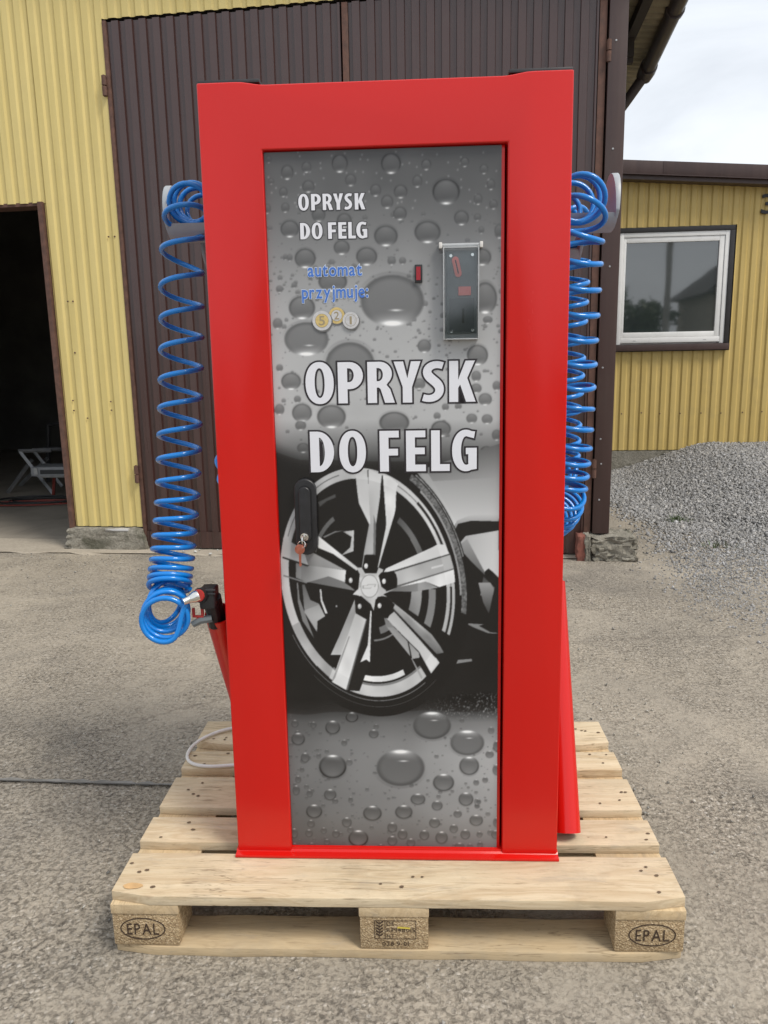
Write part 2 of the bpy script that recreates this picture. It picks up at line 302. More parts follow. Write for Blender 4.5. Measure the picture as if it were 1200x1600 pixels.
def raw_mesh(name, V, quads=None, tris=None, mat=None, cols=None, parent=None, smooth=False):
    F = quads if quads is not None else tris; k = F.shape[1]
    me = bpy.data.meshes.new(name); me.vertices.add(len(V)); me.vertices.foreach_set('co', np.ascontiguousarray(V, np.float32).ravel())
    me.loops.add(F.size); me.loops.foreach_set('vertex_index', np.ascontiguousarray(F, np.int32).ravel()); me.polygons.add(len(F))
    me.polygons.foreach_set('loop_start', np.arange(0, F.size, k, dtype=np.int32)); me.polygons.foreach_set('loop_total', np.full(len(F), k, np.int32))
    if cols is not None:
        at = me.color_attributes.new('Col', 'FLOAT_COLOR', 'POINT'); c4 = np.ones((len(V), 4), np.float32); c4[:, :3] = cols; at.data.foreach_set('color', c4.ravel())
    me.update(calc_edges=True)
    if smooth: me.polygons.foreach_set('use_smooth', np.ones(len(F), bool))
    me.materials.append(MATS[mat]); o = bpy.data.objects.new(name, me); COL.objects.link(o)
    if parent is not None: o.parent = parent
    return o
GLY = {}
def glyph(ch, off=0.):                        # outline of a printed character as (vertices, faces)
    if (ch, off) not in GLY:
        c = bpy.data.curves.new('glyph', 'FONT'); c.body = ch; c.size = 1; c.offset = off; c.resolution_u = 5
        o = bpy.data.objects.new('glyph', c); COL.objects.link(o); bpy.context.view_layer.update()
        me = bpy.data.meshes.new_from_object(o); v = np.array([x.co[:] for x in me.vertices]); f = [tuple(p.vertices) for p in me.polygons]
        bpy.data.objects.remove(o); bpy.data.curves.remove(c); bpy.data.meshes.remove(me); GLY[(ch, off)] = (v, f)
    return GLY[(ch, off)]
def smooth01(a, b, x): t = np.clip((x-a)/(b-a), 0, 1); return t*t*(3-2*t)
def vnoise(x, y, sc, seed=0):                 # value noise for shaping ground and stones
    r = np.random.default_rng(seed); g = r.random((64, 64)); X = x*sc; Y = y*sc; i = np.floor(X).astype(int); j = np.floor(Y).astype(int); fx = X-i; fy = Y-j
    fx = fx*fx*(3-2*fx); fy = fy*fy*(3-2*fy); G = lambda a, b: g[a % 64, b % 64]
    return (G(i, j)*(1-fx)+G(i+1, j)*fx)*(1-fy)+(G(i, j+1)*(1-fx)+G(i+1, j+1)*fx)*fy

# ================================================================== SETTING
def structure(o): return tag(o, kind='structure')
g = MB(); 
def grid_sheet(xs, ys, zf):
    V = [(x, y, zf(x, y)) for y in ys for x in xs]; n = len(xs)
    return V, [(j*n+i, j*n+i+1, (j+1)*n+i+1, (j+1)*n+i) for j in range(len(ys)-1) for i in range(n-1)]
xs = [-120, -40, -14]+list(np.linspace(-6, 6, 61))+[14, 40, 120]; ys = [-120, -50, -14, -5]+list(np.linspace(-2, 8, 51))+[16, 40, 120]
_z = lambda x, y: float((vnoise(np.array(x+50.), np.array(y+50.), 1.3, 3)-.5)*.010) if (1.6 < abs(x) < 5.5 and -1.5 < y < 3.0) else 0.0
V, Fc = grid_sheet(xs, ys, _z); g.add(V, Fc); ground = structure(g.build('ground', 'concrete', smooth=True))
# expansion joint running in from the left and ending under the pallet
jt = MB(); a0 = atz(-260, 1212); a1 = atz(300, 1229); L = 60; top = []; bot = []
for i in range(L+1):
    t = i/L; p = a0+(a1-a0)*t; w = .013*(1-.25*t)+.005*math.sin(i*1.7)+random.uniform(-.005, .005); w *= min(1, (1-t)*7+.25)
    top.append((p[0], p[1]+w*.9, .0052)); bot.append((p[0], p[1]-w*.7, .0052))
jt.add(bot+top, [(i, i+1, L+2+i, L+1+i) for i in range(L)])
jo = jt.build('expansion_joint', 'joint_filler', ground); jd = MB(); dk = []
for i in range(L+1): t = i/L; p = a0+(a1-a0)*t; y = p[1]-.011*(1-.2*t)+random.uniform(-.0015, .0015); dk += [(p[0], y-.0022, .0080), (p[0], y+.0022, .0080)]
jd.add(dk, [(2*i, 2*i+2, 2*i+3, 2*i+1) for i in range(L)]); jd.build('joint_gap', 'joint_dark', jo)

# building frame of reference: s along the wall, t into the building
BA = np.array([-1.753, 3.6]); BANG = math.radians(-5.32729); BE = np.array([math.cos(BANG), math.sin(BANG)]); BN = np.array([-BE[1], BE[0]])
def bw(s, t, z): q = BA+BE*s+BN*t; return (q[0], q[1], z)
# smooth concrete: threshold strip in front of the doors and workshop floor behind them
def quad_sheet(name, pts, mat, z, parent=None, n=24, jit=.0):
    mb = MB(); P = [np.array(bw(*p, z)) for p in pts]; vs = []
    for j in range(n+1):
        for i in range(n+1):
            a, b = i/n, j/n; q = P[0]*(1-a)*(1-b)+P[1]*a*(1-b)+P[2]*a*b+P[3]*(1-a)*b
            if j == 0: q = q+np.array([0, random.uniform(-jit, jit), -z-.003])
            vs.append(q)
    mb.add(vs, [(j*(n+1)+i, j*(n+1)+i+1, (j+1)*(n+1)+i+1, (j+1)*(n+1)+i) for j in range(n) for i in range(n)]); return mb.build(name, mat, parent)
structure(quad_sheet('garage_floor', [(-5.6, .16), (2.96, .16), (2.96, 5.6), (-5.6, 5.6)], 'shop_floor', .0125, jit=.03, n=40))
structure(quad_sheet('threshold_strip', [(-5.6, -.24), (2.93, -.10), (2.93, .22), (-5.6, .22)], 'smooth_concrete', .008, jit=.05, n=60))

def corr(mb, s0, s1, z0, z1, t, pitch, h, wr=.5, sl=.1, phase=0.):   # trapezoidal profiled sheet, ridges towards the viewer
    ss = []; k = math.floor((s0-phase)/pitch)-1
    while phase+k*pitch < s1+pitch:
        b = phase+k*pitch; ss += [(b, 0), (b+sl*pitch, -h), (b+(sl+wr)*pitch, -h), (b+(2*sl+wr)*pitch, 0)]; k += 1
    ss = sorted(ss); xs_ = [q[0] for q in ss]; ts_ = [q[1] for q in ss]
    pts = [(s0, float(np.interp(s0, xs_, ts_)))]+[q for q in ss if s0+1e-4 < q[0] < s1-1e-4]+[(s1, float(np.interp(s1, xs_, ts_)))]
    n = len(pts); vs = []
    for z, off in ((z0, 0), (z1, 0), (z1, .0012), (z0, .0012)):
        vs += [(p[0], t+p[1]+off, z) for p in pts]
    fs = [(r*n+i, r*n+i+1, ((r+1) % 4)*n+i+1, ((r+1) % 4)*n+i) for r in range(4) for i in range(n-1)]
    return mb.add(vs, fs+[(0, n, 2*n, 3*n), (n-1, 4*n-1, 3*n-1, 2*n-1)])
bld = empty('workshop_building', (BA[0], BA[1], 0), BANG, 'yellow corrugated-metal workshop with a dark open doorway and brown gate', 'workshop')
def bpart(name, mb, mat, par=None, **kw): return mb.build(name, mat, par or bld, local=True, **kw)
YP = .0845
# cladding sheets, one mesh per sheet, overlapping at the seams
for (s0, s1, z0, z1, t) in [(-1.66, -.487, 2.217, 4.15, -.004), (-2.80, -1.64, 2.217, 4.15, -.002), (-3.95, -2.78, 2.217, 4.15, -.004), (-5.6, -3.93, 2.217, 4.15, -.002),
                            (-.500, -.022, .156, 4.15, -.0005), (-5.6, -2.9, .156, 2.217, -.001), (-.022, 1.10, 3.222, 4.15, -.001), (1.08, 2.18, 3.222, 4.15, -.003), (2.16, 2.995, 3.222, 4.15, -.001)]:
    m_ = MB(); corr(m_, s0, s1, z0, z1, t, YP, .011, .46, .14, .012); bpart('cladding_sheet', m_, 'yellow_sheet')
# screws on the pillar sheet
for k, (s, z) in enumerate([(-.40, 1.62), (-.365, 1.62), (-.43, .995), (-.43, .93), (-.17, .985), (-.17, .93), (-.34, .88), (-.09, 2.0), (-.05, 2.0), (-.385, 1.30)]):
    m_ = MB(); m_.ball((s, -.0135, z), .0065, 8, 4, (1, .5, .8)); bpart('screw', m_, 'rusty_steel', smooth=True)
# masonry core behind the sheets, roof and the room inside
m_ = MB(); m_.box(-5.6, -.512, .012, .16, 2.225, 4.15); m_.box(-.512, -.02, .012, .16, .14, 4.15); m_.box(-.02, 2.99, .012, .16, 3.235, 4.15); m_.box(-5.6, -2.9, .012, .16, 0, 2.225); bpart('wall_core', m_, 'interior_wall')
m_ = MB(); m_.box(-5.6, -5.45, .16, 5.6, 0, 4.1); m_.box(2.86, 2.985, .16, 5.6, 0, 3.2); m_.box(-5.6, 2.985, 5.6, 5.75, 0, 4.1); m_.box(-.36, -.22, .16, 5.6, 0, 3.6); bpart('inner_wall', m_, 'interior_wall')
m_ = MB(); m_.add([(-6.0, -.09, 4.22), (3.285, -.09, 3.205), (3.285, 5.95, 3.205), (-6.0, 5.95, 4.22), (-6.0, -.09, 4.30), (3.285, -.09, 3.285), (3.285, 5.95, 3.285), (-6.0, 5.95, 4.30)], [(0, 3, 2, 1), (4, 5, 6, 7), (0, 1, 5, 4), (1, 2, 6, 5), (2, 3, 7, 6), (3, 0, 4, 7)])
roof = bpart('roof', m_, 'brown_trim')
m_ = MB(); n_ = int(5.9/.09)          # ribbed underside of the overhang, ribs across the eave
vs = []
for k in range(n_*4):
    tt = -.08+(k//4)*.09+[0, .012, .045, .057][k % 4]; hz = [0, -.014, -.014, 0][k % 4]
    for s in (2.60, 3.30): vs.append((s, tt, 4.22-(s+6.0)*(1.015/9.285)-.012+hz))
m_.add(vs, [(2*i, 2*i+1, 2*i+3, 2*i+2) for i in range(n_*4-1)]); bpart('soffit_sheet', m_, 'soffit_sheet', roof)
m_ = MB(); m_.box(3.085, 3.14, -.08, 5.5, 3.135, 3.195); bpart('purlin', m_, 'old_timber', roof)
m_ = MB(); m_.box(3.06, 3.13, .62, .70, 3.03, 3.135); m_.box(3.00, 3.13, .64, .68, 3.00, 3.04); bpart('bracket', m_, 'old_timber', roof)
# gutter and downpipe along the right-hand eave
gut = MB(); gu0 = np.array((3.312, -.12, 3.215)); gu1 = np.array((3.305, 1.15, 3.112)); gut.tube([gu0, gu0*.5+gu1*.5, gu1], .047, 16); go = bpart('gutter', gut, 'gutter_brown', smooth=True)
m_ = MB(); m_.tube([gu1+(0, -.06, .006), gu1+(0, .02, -.004), gu1+(-.01, .07, -.025)], [.058, .058, .052], 16); bpart('gutter_outlet', m_, 'gutter_brown', go, smooth=True)
m_ = MB(); m_.tube([gu0*.62+gu1*.38+(0, -.02, 0), gu0*.62+gu1*.38+(0, .02, 0)], .055, 16); bpart('gutter_clip', m_, 'gutter_brown', go, smooth=True)
m_ = MB(); m_.tube([gu1+(0, .03, -.01), (3.20, 1.27, 2.965), (3.06, 1.36, 2.78), (3.05, 1.37, 1.5), (3.05, 1.37, .1)], .035, 14); bpart('downpipe', m_, 'gutter_brown', smooth=True)
# doorway jamb and lintel angles
m_ = MB(); m_.box(-.534, -.503, -.028, .13, .0, 2.222); bpart('door_jamb', m_, 'rusty_steel')
m_ = MB(); m_.box(-2.9, -.534, -.006, .13, 2.202, 2.2235); bpart('lintel', m_, 'rusty_steel')
# concrete footing under the yellow pillar: rough, chipped block
def rough_block(mb, s0, s1, t0, t1, z0, z1, n=9, amp=.012, flare=.0, seed=1):
    bm = bmesh.new(); bmesh.ops.create_cube(bm, size=1); bmesh.ops.subdivide_edges(bm, edges=bm.edges, cuts=n, use_grid_fill=True); r = np.random.default_rng(seed); vs = []
    for v in bm.verts:
        x, y, z = v.co; fl = 1+flare*(.5-z); s = (s0+s1)/2+(s1-s0)*x*fl; t = (t0+t1)/2+(t1-t0)*y*fl; zz = z0+(z1-z0)*(z+.5); e = sum(abs(abs(c)-.5) < .02 for c in (x, y, z)); am = amp*(1.0 if e >= 2 else .55)
        k = (x*7.1+y*3.3+20, z*6.3+y*2.1+20); nn = float(vnoise(np.array(k[0]*1.7), np.array(k[1]*1.9), 1., seed))-.5; n2 = float(vnoise(np.array(k[0]*5.2), np.array(k[1]*5.6), 1., seed+4))-.5
        vs.append((s+(x*2)*am*(nn*2-.5*(e >= 2)), t+(y*2)*am*(nn*2+n2-.5*(e >= 2)), zz+(am*(n2*1.2-.4*(e >= 2)) if z > -.45 else 0)))
    bm.verts.index_update(); fs = [tuple(v.index for v in f.verts) for f in bm.faces]; bm.free(); return mb.add(vs, fs)
m_ = MB(); rough_block(m_, -.545, -.012, -.045, .15, -.01, .150, 12, .012, .10, 3); bpart('footing', m_, 'footing_concrete', smooth=True)
m_ = MB(); m_.box(-.27, -.11, -.050, -.02, .132, .1475); bpart('mortar_patch', m_, 'white_sill_plastic', bevel=.003)

# the double gate: two profiled leaves with frames, hinges and a kick strip
gate = empty('workshop_gate', tuple(bw(-.02, 0, 0)), BANG, 'tall brown ribbed metal double gate behind the red machine', 'gate')
def gpart(name, mb, mat, par=None, **kw): return mb.build(name, mat, par or gate, local=True, fn=lambda v: (v[0]+.02, v[1], v[2]), **kw)
for (s0, s1) in ((.005, 1.405), (1.452, 2.838)):
    m_ = MB(); corr(m_, s0, s1, .118, 3.205, .0, YP, .016, .50, .045, .035); leaf = gpart('gate_leaf', m_, 'brown_sheet')
    m_ = MB(); m_.box(s0, s1, .006, .045, .06, 3.20); gpart('leaf_backing', m_, 'brown_sheet', leaf)
    m_ = MB(); corr(m_, s0+.002, s1-.002, .018, .128, -.0155, YP*1.04, .006, .45, .12, .02); gpart('kick_strip', m_, 'brown_sheet', leaf)
m_ = MB(); m_.box(-.020, .003, -.017, .04, .02, 3.21); gpart('hinge_stile', m_, 'rusty_steel', bevel=.003)
m_ = MB(); m_.box(1.415, 1.450, -.014, .03, .04, 3.205); gpart('meeting_strip', m_, 'rusty_steel', bevel=.002)
m_ = MB(); m_.box(2.842, 2.882, -.020, .04, .15, 3.21); gpart('hinge_stile', m_, 'rusty_steel', bevel=.003)
for (s, z) in ((-.028, 2.853), (-.026, .512), (2.895, 2.853), (2.892, .55)):
    m_ = MB(); m_.cyl((s, -.030, z-.055), (s, -.030, z-.003), .014, 12); m_.cyl((s, -.030, z+.003), (s, -.030, z+.055), .014, 12); m_.cyl((s, -.030, z-.06), (s, -.030, z+.06), .007, 8); m_.box(s-.004, s+.004, -.03, -.005, z-.05, z+.05); gpart('hinge', m_, 'rusty_steel', smooth=True)
# corner post of the building with screw heads, standing on a rough stone
m_ = MB(); m_.box(2.892, 2.992, -.036, .10, .150, 3.90); bpart('corner_post', m_, 'brown_trim', bevel=.004)
for z in (.36, .58, .73, 1.15, 1.72, 2.35, 2.9):
    m_ = MB(); m_.ball((2.93+random.uniform(-.01, .01), -.037, z), .006, 8, 4, (1, .5, 1)); bpart('screw', m_, 'aluminium', smooth=True)
st_ = MB(); rough_block(st_, 2.868, 3.145, -.125, .16, -.01, .142, 12, .030, .05, 11)
so = st_.build('foundation_stone', 'footing_concrete', local=True, fn=lambda v: bw(*v), smooth=True); tag(so, 'rough mossy concrete stone under the brown corner post', 'stone')
br = MB(); rough_block(br, 2.795, 2.868, -.135, -.01, -.008, .152, 6, .008, 0, 5); bo = br.build('mortared_brick', 'brick_red', local=True, fn=lambda v: bw(*v), smooth=True); tag(bo, 'upright red brick end daubed with grey mortar beside the foundation stone', 'brick')
br = MB(); rough_block(br, 2.838, 2.876, -.142, -.02, -.006, .158, 6, .012, 0, 8); br.build('mortar', 'footing_concrete', bo, local=True, fn=lambda v: bw(*v), smooth=True)

# neighbouring building with window
FA = np.array([2.131, 6.89]); FANG = math.radians(-2.0); FE = np.array([math.cos(FANG), math.sin(FANG)]); FN = np.array([-FE[1], FE[0]])
far = empty('neighbouring_building', (FA[0], FA[1], 0), FANG, 'low ochre ribbed-metal building with a white framed window and brown fascia', 'building')
def fpart(name, mb, mat, par=None, **kw): return mb.build(name, mat, par or far, local=True, **kw)
FP = .102
for (s0, s1, z0, z1, t) in [(-1.3, -.055, .215, 2.93, 0), (-.06, 1.115, 2.445, 2.90, -.002), (-.06, 1.115, .215, 1.230, -.002), (1.108, 2.2, .215, 2.83, 0), (2.19, 3.3, .215, 2.75, -.002), (3.29, 5.2, .215, 2.62, 0)]:
    m_ = MB(); corr(m_, s0, s1, z0, z1, t, FP, .012, .42, .15, .03); fpart('cladding_sheet', m_, 'ochre_sheet')
m_ = MB(); m_.box(-1.3, -.03, .02, .2, .2, 2.85); m_.box(-.03, 1.09, .02, .2, 2.44, 2.85); m_.box(-.03, 1.09, .02, .2, .2, 1.235); m_.box(1.09, 5.2, .02, .2, .2, 2.60); m_.box(-.03, 1.09, .19, .2, 1.235, 2.44); m_.box(-1.3, 5.2, 3.5, 3.6, 0, 2.6); fpart('wall_core', m_, 'interior_wall')
m_ = MB(); m_.box(-1.3, 5.2, -.012, .15, -.05, .208); fpart('plinth', m_, 'footing_concrete')
zt = lambda s: 3.043-.0705*s
def slope_box(mb, s0, s1, t0, t1, h0, h1):
    mb.add([(s0, t0, zt(s0)+h0), (s1, t0, zt(s1)+h0), (s1, t1, zt(s1)+h0), (s0, t1, zt(s0)+h0), (s0, t0, zt(s0)+h1), (s1, t0, zt(s1)+h1), (s1, t1, zt(s1)+h1), (s0, t1, zt(s0)+h1)], [(0, 3, 2, 1), (4, 5, 6, 7), (0, 1, 5, 4), (1, 2, 6, 5), (2, 3, 7, 6), (3, 0, 4, 7)]); return mb
fr = fpart('roof', slope_box(MB(), -1.45, 5.3, -.155, 3.7, -.05, -.004), 'brown_trim')
for s0, s1, o in ((-1.45, .33, 0.), (.325, 2.4, -.003), (2.395, 5.3, 0.)): fpart('fascia_strip', slope_box(MB(), s0, s1, -.175+o, -.155+o, -.118, .004), 'brown_trim', fr, bevel=.002)
fpart('fascia_lip', slope_box(MB(), -1.45, 5.3, -.19, -.150, -.126, -.1185), 'brown_trim', fr)
fpart('soffit', slope_box(MB(), -1.45, 5.3, -.15, -.004, -.165, -.128), 'brown_trim', fr)
# window: outer frame bars, sash bars, pane, sill, dark trim
win = MB(); win.box(-.022, 1.047, .03, .06, 1.303, 1.318); win = fpart('window', win, 'white_upvc')
for n_, (s0, s1, z0, z1, t0) in {'frame_bar_a': (-.022, .018, 1.303, 2.395, -.012), 'frame_bar_b': (1.005, 1.047, 1.303, 2.395, -.012), 'frame_bar_c': (.018, 1.005, 2.352, 2.395, -.0115), 'frame_bar_d': (.018, 1.005, 1.318, 1.372, -.0115)}.items():
    m_ = MB(); m_.box(s0, s1, t0, .07, z0, z1); fpart('frame_bar', m_, 'white_upvc', win, bevel=.004)
for (s0, s1, z0, z1, t0) in [(.020, .046, 1.374, 2.350, -.004), (.952, 1.003, 1.374, 2.350, -.004), (.046, .952, 2.300, 2.350, -.0035), (.046, .952, 1.374, 1.424, -.0035)]:
    m_ = MB(); m_.box(s0, s1, t0, .055, z0, z1); fpart('sash_bar', m_, 'white_upvc', win, bevel=.005)
m_ = MB(); m_.box(.040, .958, .016, .022, 1.418, 2.306); fpart('pane', m_, 'window_glass', win)
for s in (.16, .86): m_ = MB(); m_.box(s-.014, s+.014, -.0135, -.011, 1.338, 1.344); fpart('drain_cap', m_, 'white_sill_plastic', win)
m_ = MB(); m_.box(-.055, 1.09, -.065, .01, 1.243, 1.262); m_.box(-.055, 1.09, -.07, -.058, 1.238, 1.300); fpart('sill', m_, 'brown_trim', win, bevel=.003)
for (s0, s1, z0, z1) in ((-.06, 1.092, 2.397, 2.442), (1.049, 1.092, 1.303, 2.396), (-.06, -.024, 1.303, 2.396)): m_ = MB(); m_.box(s0, s1, -.022, .02, z0, z1); fpart('trim', m_, 'dark_trim', win, bevel=.002)
for k in range(14):
    for zz_ in (.60, 2.62):
        if zz_ < 1 or k > 10: m_ = MB(); m_.ball((.05+k*.204+random.uniform(-.012, .012), -.0145, zz_+random.uniform(-.01, .01)), .0075, 8, 4, (1, .5, 1)); fpart('screw', m_, 'rusty_steel', smooth=True)
gv, gf = glyph('3', .012); lo, hi = gv.min(0), gv.max(0); m_ = MB(); q = [(1.322+(p[0]-lo[0])/(hi[0]-lo[0])*.125, -.014-.012, 2.535+(p[1]-lo[1])/(hi[1]-lo[1])*.185) for p in gv]
m_.add(q+[(a, -.014, c) for a, b, c in q], gf+[tuple(i+len(q) for i in reversed(f)) for f in gf]); num = fpart('house_number', m_, 'numeral_black')

# gravel: a heap of crushed stone against the neighbouring plinth, thinning out over the yard
def heap(x, y):
    h = .285*smooth01(1.90, 3.05, x+.25*(vnoise(x+9, y+9, .9, 2)-.5))*smooth01(3.3, 6.5, y+.5*(vnoise(x+3, y+5, .8, 5)-.5))
    return h+.022*(vnoise(x+30, y+30, 2.6, 8)-.5)*smooth01(0, .08, h)
def edge_x(y): return np.interp(y, [1.0, 1.65, 2.4, 3.0, 3.3, 4.5, 7.0], [1.48, 1.38, 1.27, 1.33, 1.43, 1.50, 1.62])
gx = np.linspace(1.3, 5.4, 110); gy = np.linspace(3.3, 6.95, 100); GX, GY = np.meshgrid(gx, gy); GZ = heap(GX, GY)-.010
idx = np.arange(GX.size).reshape(GX.shape); qd = np.stack([idx[:-1, :-1], idx[:-1, 1:], idx[1:, 1:], idx[1:, :-1]], -1).reshape(-1, 4)
tag(raw_mesh('gravel_bed', np.stack([GX, GY, GZ], -1).reshape(-1, 3), quads=qd, mat='gravel_bed', smooth=True), 'grey crushed stone base of the heap by the low building', 'gravel', kind='stuff')
IV = np.array([(x, y, z) for z in (-1, 1) for y in (-1, 1) for x in (-1, 1)], float)*.62
IF = np.array([(0, 2, 3), (0, 3, 1), (4, 5, 7), (4, 7, 6), (0, 1, 5), (0, 5, 4), (2, 6, 7), (2, 7, 3), (0, 4, 6), (0, 6, 2), (1, 3, 7), (1, 7, 5)])
SHAPES = [(IV*(.70+.5*rng.random((8, 1)))+rng.normal(size=(8, 3))*.16)*np.array([1, .6+.4*rng.random(), .45+.4*rng.random()]) for _ in range(32)]
def scatter(name, X, Y, Z, R, colf):
    N = len(X); pick = rng.integers(0, 32, N); base = np.array(SHAPES)[pick]*R[:, None, None]
    q = rng.normal(size=(N, 4)); q[:, 1:3] *= .6; q /= np.linalg.norm(q, axis=1)[:, None]; w, a, b, c = q.T
    M = np.stack([np.stack([1-2*(b*b+c*c), 2*(a*b-w*c), 2*(a*c+w*b)], -1), np.stack([2*(a*b+w*c), 1-2*(a*a+c*c), 2*(b*c-w*a)], -1), np.stack([2*(a*c-w*b), 2*(b*c+w*a), 1-2*(a*a+b*b)], -1)], 1)
    Vv = np.einsum('nij,nkj->nki', M, base)+np.stack([X, Y, Z], -1)[:, None]; T = IF[None]+8*np.arange(N)[:, None, None]
    return raw_mesh(name, Vv.reshape(-1, 3), tris=T.reshape(-1, 3), mat='gravel_stone', cols=np.repeat(colf, 8, 0))
N = 190000; X = rng.uniform(1.22, 4.3, N); Y = 1.2+5.65*rng.random(N)**.85
ex = edge_x(Y)+.22*(vnoise(X+11, Y+17, 1.8, 21)-.5)+.12*(vnoise(X+11, Y+17, 6., 22)-.5)
dens = smooth01(-.06, .42, X-ex)**1.3; dens *= 1-.65*smooth01(.50, .66, vnoise(X+40, Y+40, 1.1, 31))*(1-smooth01(4.2, 5.0, Y)); hz = heap(X, Y); dens = np.maximum(dens*(.70+.30*smooth01(2.8, 4.6, Y)), smooth01(.01, .06, hz))
view = (X-CAM[0])/(Y-CAM[1]) < .60; keep = (rng.random(N) < dens) & view & ~((X < 1.40+.093*(Y-3.3)) & (Y > 3.2))
X, Y, hz = X[keep], Y[keep], hz[keep]; R = np.clip(rng.lognormal(-4.78, .38, len(X)), .004, .024)*(.55+.45*smooth01(2.6, 4.4, Y)); g0 = np.clip(rng.normal(.235, .095, len(X)), .05, .52); wm = rng.random(len(X))
tag(scatter('gravel', X, Y, np.maximum(hz-.006, 0)+R*.25, R, np.stack([g0*(1+.05*wm), g0, g0*(1.03-.10*wm)], -1)), 'loose grey crushed stone on the right side of the yard', 'gravel', kind='stuff')
# loose grit lying on the concrete in front
N = 9000; X = rng.uniform(-3.2, 2.6, N); Y = rng.uniform(-.75, 3.5, N); ok = (np.abs((X-CAM[0])/(Y-CAM[1])) < .62) & ~((np.abs(X) < .62) & (Y > -.02) & (Y < .82)) & (rng.random(N) < .10+.9*smooth01(.50, .75, vnoise(X+60, Y+60, 1.4, 41)))
X, Y = X[ok], Y[ok]; R = np.clip(rng.lognormal(-5.9, .42, len(X)), .0012, .0085); g0 = np.clip(rng.normal(.27, .10, len(X)), .05, .60)
tag(scatter('grit', X, Y, .004+R*.3, R, np.stack([g0*1.06, g0, g0*.86], -1)), 'tiny stones and grit lying on the concrete yard', 'grit', kind='stuff')
# white crumbs at the foot of the gate
N = 70; X = rng.uniform(-1.72, 1.0, N); Y = np.interp(X, [-1.75, 1.05], [3.60, 3.34])-rng.uniform(.02, .16, N); R = rng.uniform(.004, .013, N); g0 = rng.uniform(.4, .75, N)
tag(scatter('rubble', X, Y, .012+R*.4, R, np.stack([g0, g0, g0*.95], -1)), 'pale crumbs of mortar along the foot of the gate', 'rubble', kind='stuff')
# weeds in the gravel
for (px, py, nb, lab) in ((1058, 815, 90, 'low green grass tuft in the gravel near the corner post'), (1120, 856, 40, 'sparse green grass tuft lower down in the gravel at right')):
    c0 = atz(px, py); m_ = MB()
    for k in range(nb):
        a = random.uniform(0, 6.28); r = random.uniform(0, .11); b = c0+np.array([math.cos(a)*r*1.3, math.sin(a)*r*.6, .004]); hh = random.uniform(.02, .055); ln = np.array([random.uniform(-.03, .03), random.uniform(-.03, .03), hh]); w = np.array([math.cos(a+1.5), math.sin(a+1.5), 0])*.003
        m_.add([b-w, b+w, b+ln*.6+w*.6, b+ln*.6-w*.6, b+ln], [(0, 1, 2, 3), (3, 2, 4)])
    tag(m_.build('grass_tuft', 'grass_blade'), lab, 'grass', kind='stuff')

# things dimly seen inside the workshop
ws = empty('folding_work_stand', (-3.62, 5.85, 0.0125), 0, 'silver folding stand with crossed legs inside the dark doorway', 'work stand'); Z0 = .0125
for (dy, top_l, top_r, f_l, f_r) in ((0.0, aty(31, 706, 5.80), aty(50, 718, 5.83), (-3.40, 5.74), (-3.885, 5.83)), (.42, aty(52, 704, 6.22), aty(74, 716, 6.25), (-3.50, 6.16), (-3.98, 6.25))):
    for top, ft in ((top_l, f_l), (top_r, f_r)):
        m_ = MB(); tpt = np.array(top); fpt = np.array([ft[0], ft[1], Z0+.004]); d = fpt-tpt; m_.tube([tpt, fpt], .019, 4); m_.build('leg', 'aluminium', ws)
    m_ = MB(); tl = np.array(top_l); m_.tube([tl+(-.01, 0, .008), tl+(.30, .01, .008)], .017, 4); m_.build('top_rail', 'aluminium', ws)
m_ = MB(); m_.tube([np.array(aty(40, 706, 5.85)), np.array(aty(62, 704, 6.27))], .012, 6); m_.build('cross_rail', 'aluminium', ws)
c0 = np.array(aty(62, 744, 5.62)); tb = empty('crate_trestle', (-3.3, 5.62, 0.0125), 0, 'low dark trestle with a rail carrying the grey case in the doorway', 'trestle')
m_ = MB(); m_.box(c0[0]+.02, c0[0]+.55, 5.60, 5.64, c0[2]-.012, c0[2]+.014); m_.build('rail', 'aluminium', tb)
for sx in (.14, .50):
    m_ = MB(); m_.tube([(c0[0]+sx, 5.62, c0[2]), (c0[0]+sx-.03, 5.62, Z0+.004)], .014, 6); m_.build('leg', 'red_rubber' if sx < .3 else 'dark_steel', tb)
cs = empty('tool_case', (c0[0]+.25, 5.62, c0[2]+.014), 0, 'flat light grey tool case lying on the trestle inside the doorway', 'tool case'); zc = c0[2]+.0145
m_ = MB(); m_.box(c0[0]-.02, c0[0]+.55, 5.50, 5.76, zc, zc+.085); m_.build('shell', 'case_grey', cs, bevel=.008)
m_ = MB(); m_.box(c0[0]+.07, c0[0]+.42, 5.494, 5.502, zc+.022, zc+.060); m_.build('front_panel', 'case_dark', cs)
for x in (.015, .455): m_ = MB(); m_.box(c0[0]+x, c0[0]+x+.035, 5.490, 5.503, zc+.02, zc+.075); m_.build('latch', 'aluminium', cs)
ch = empty('steel_frame', (-3.2, 6.55, .0125), 0, 'dark steel chair-like frame standing behind the stand in the doorway', 'frame'); p0 = np.array(aty(75, 664, 6.5)); p1 = np.array(aty(108, 660, 6.5)); p2 = np.array(aty(70, 700, 6.5)); p3 = np.array(aty(110, 702, 6.5))
for a, b, n_ in ((p0, p1, 'top_bar'), (p2, p3, 'lower_bar'), (p0, (p2[0], 6.5, Z0), 'upright'), (p1, (p3[0], 6.5, Z0), 'upright')): m_ = MB(); m_.tube([a, b], .02, 6); m_.build(n_, 'dark_steel', ch)
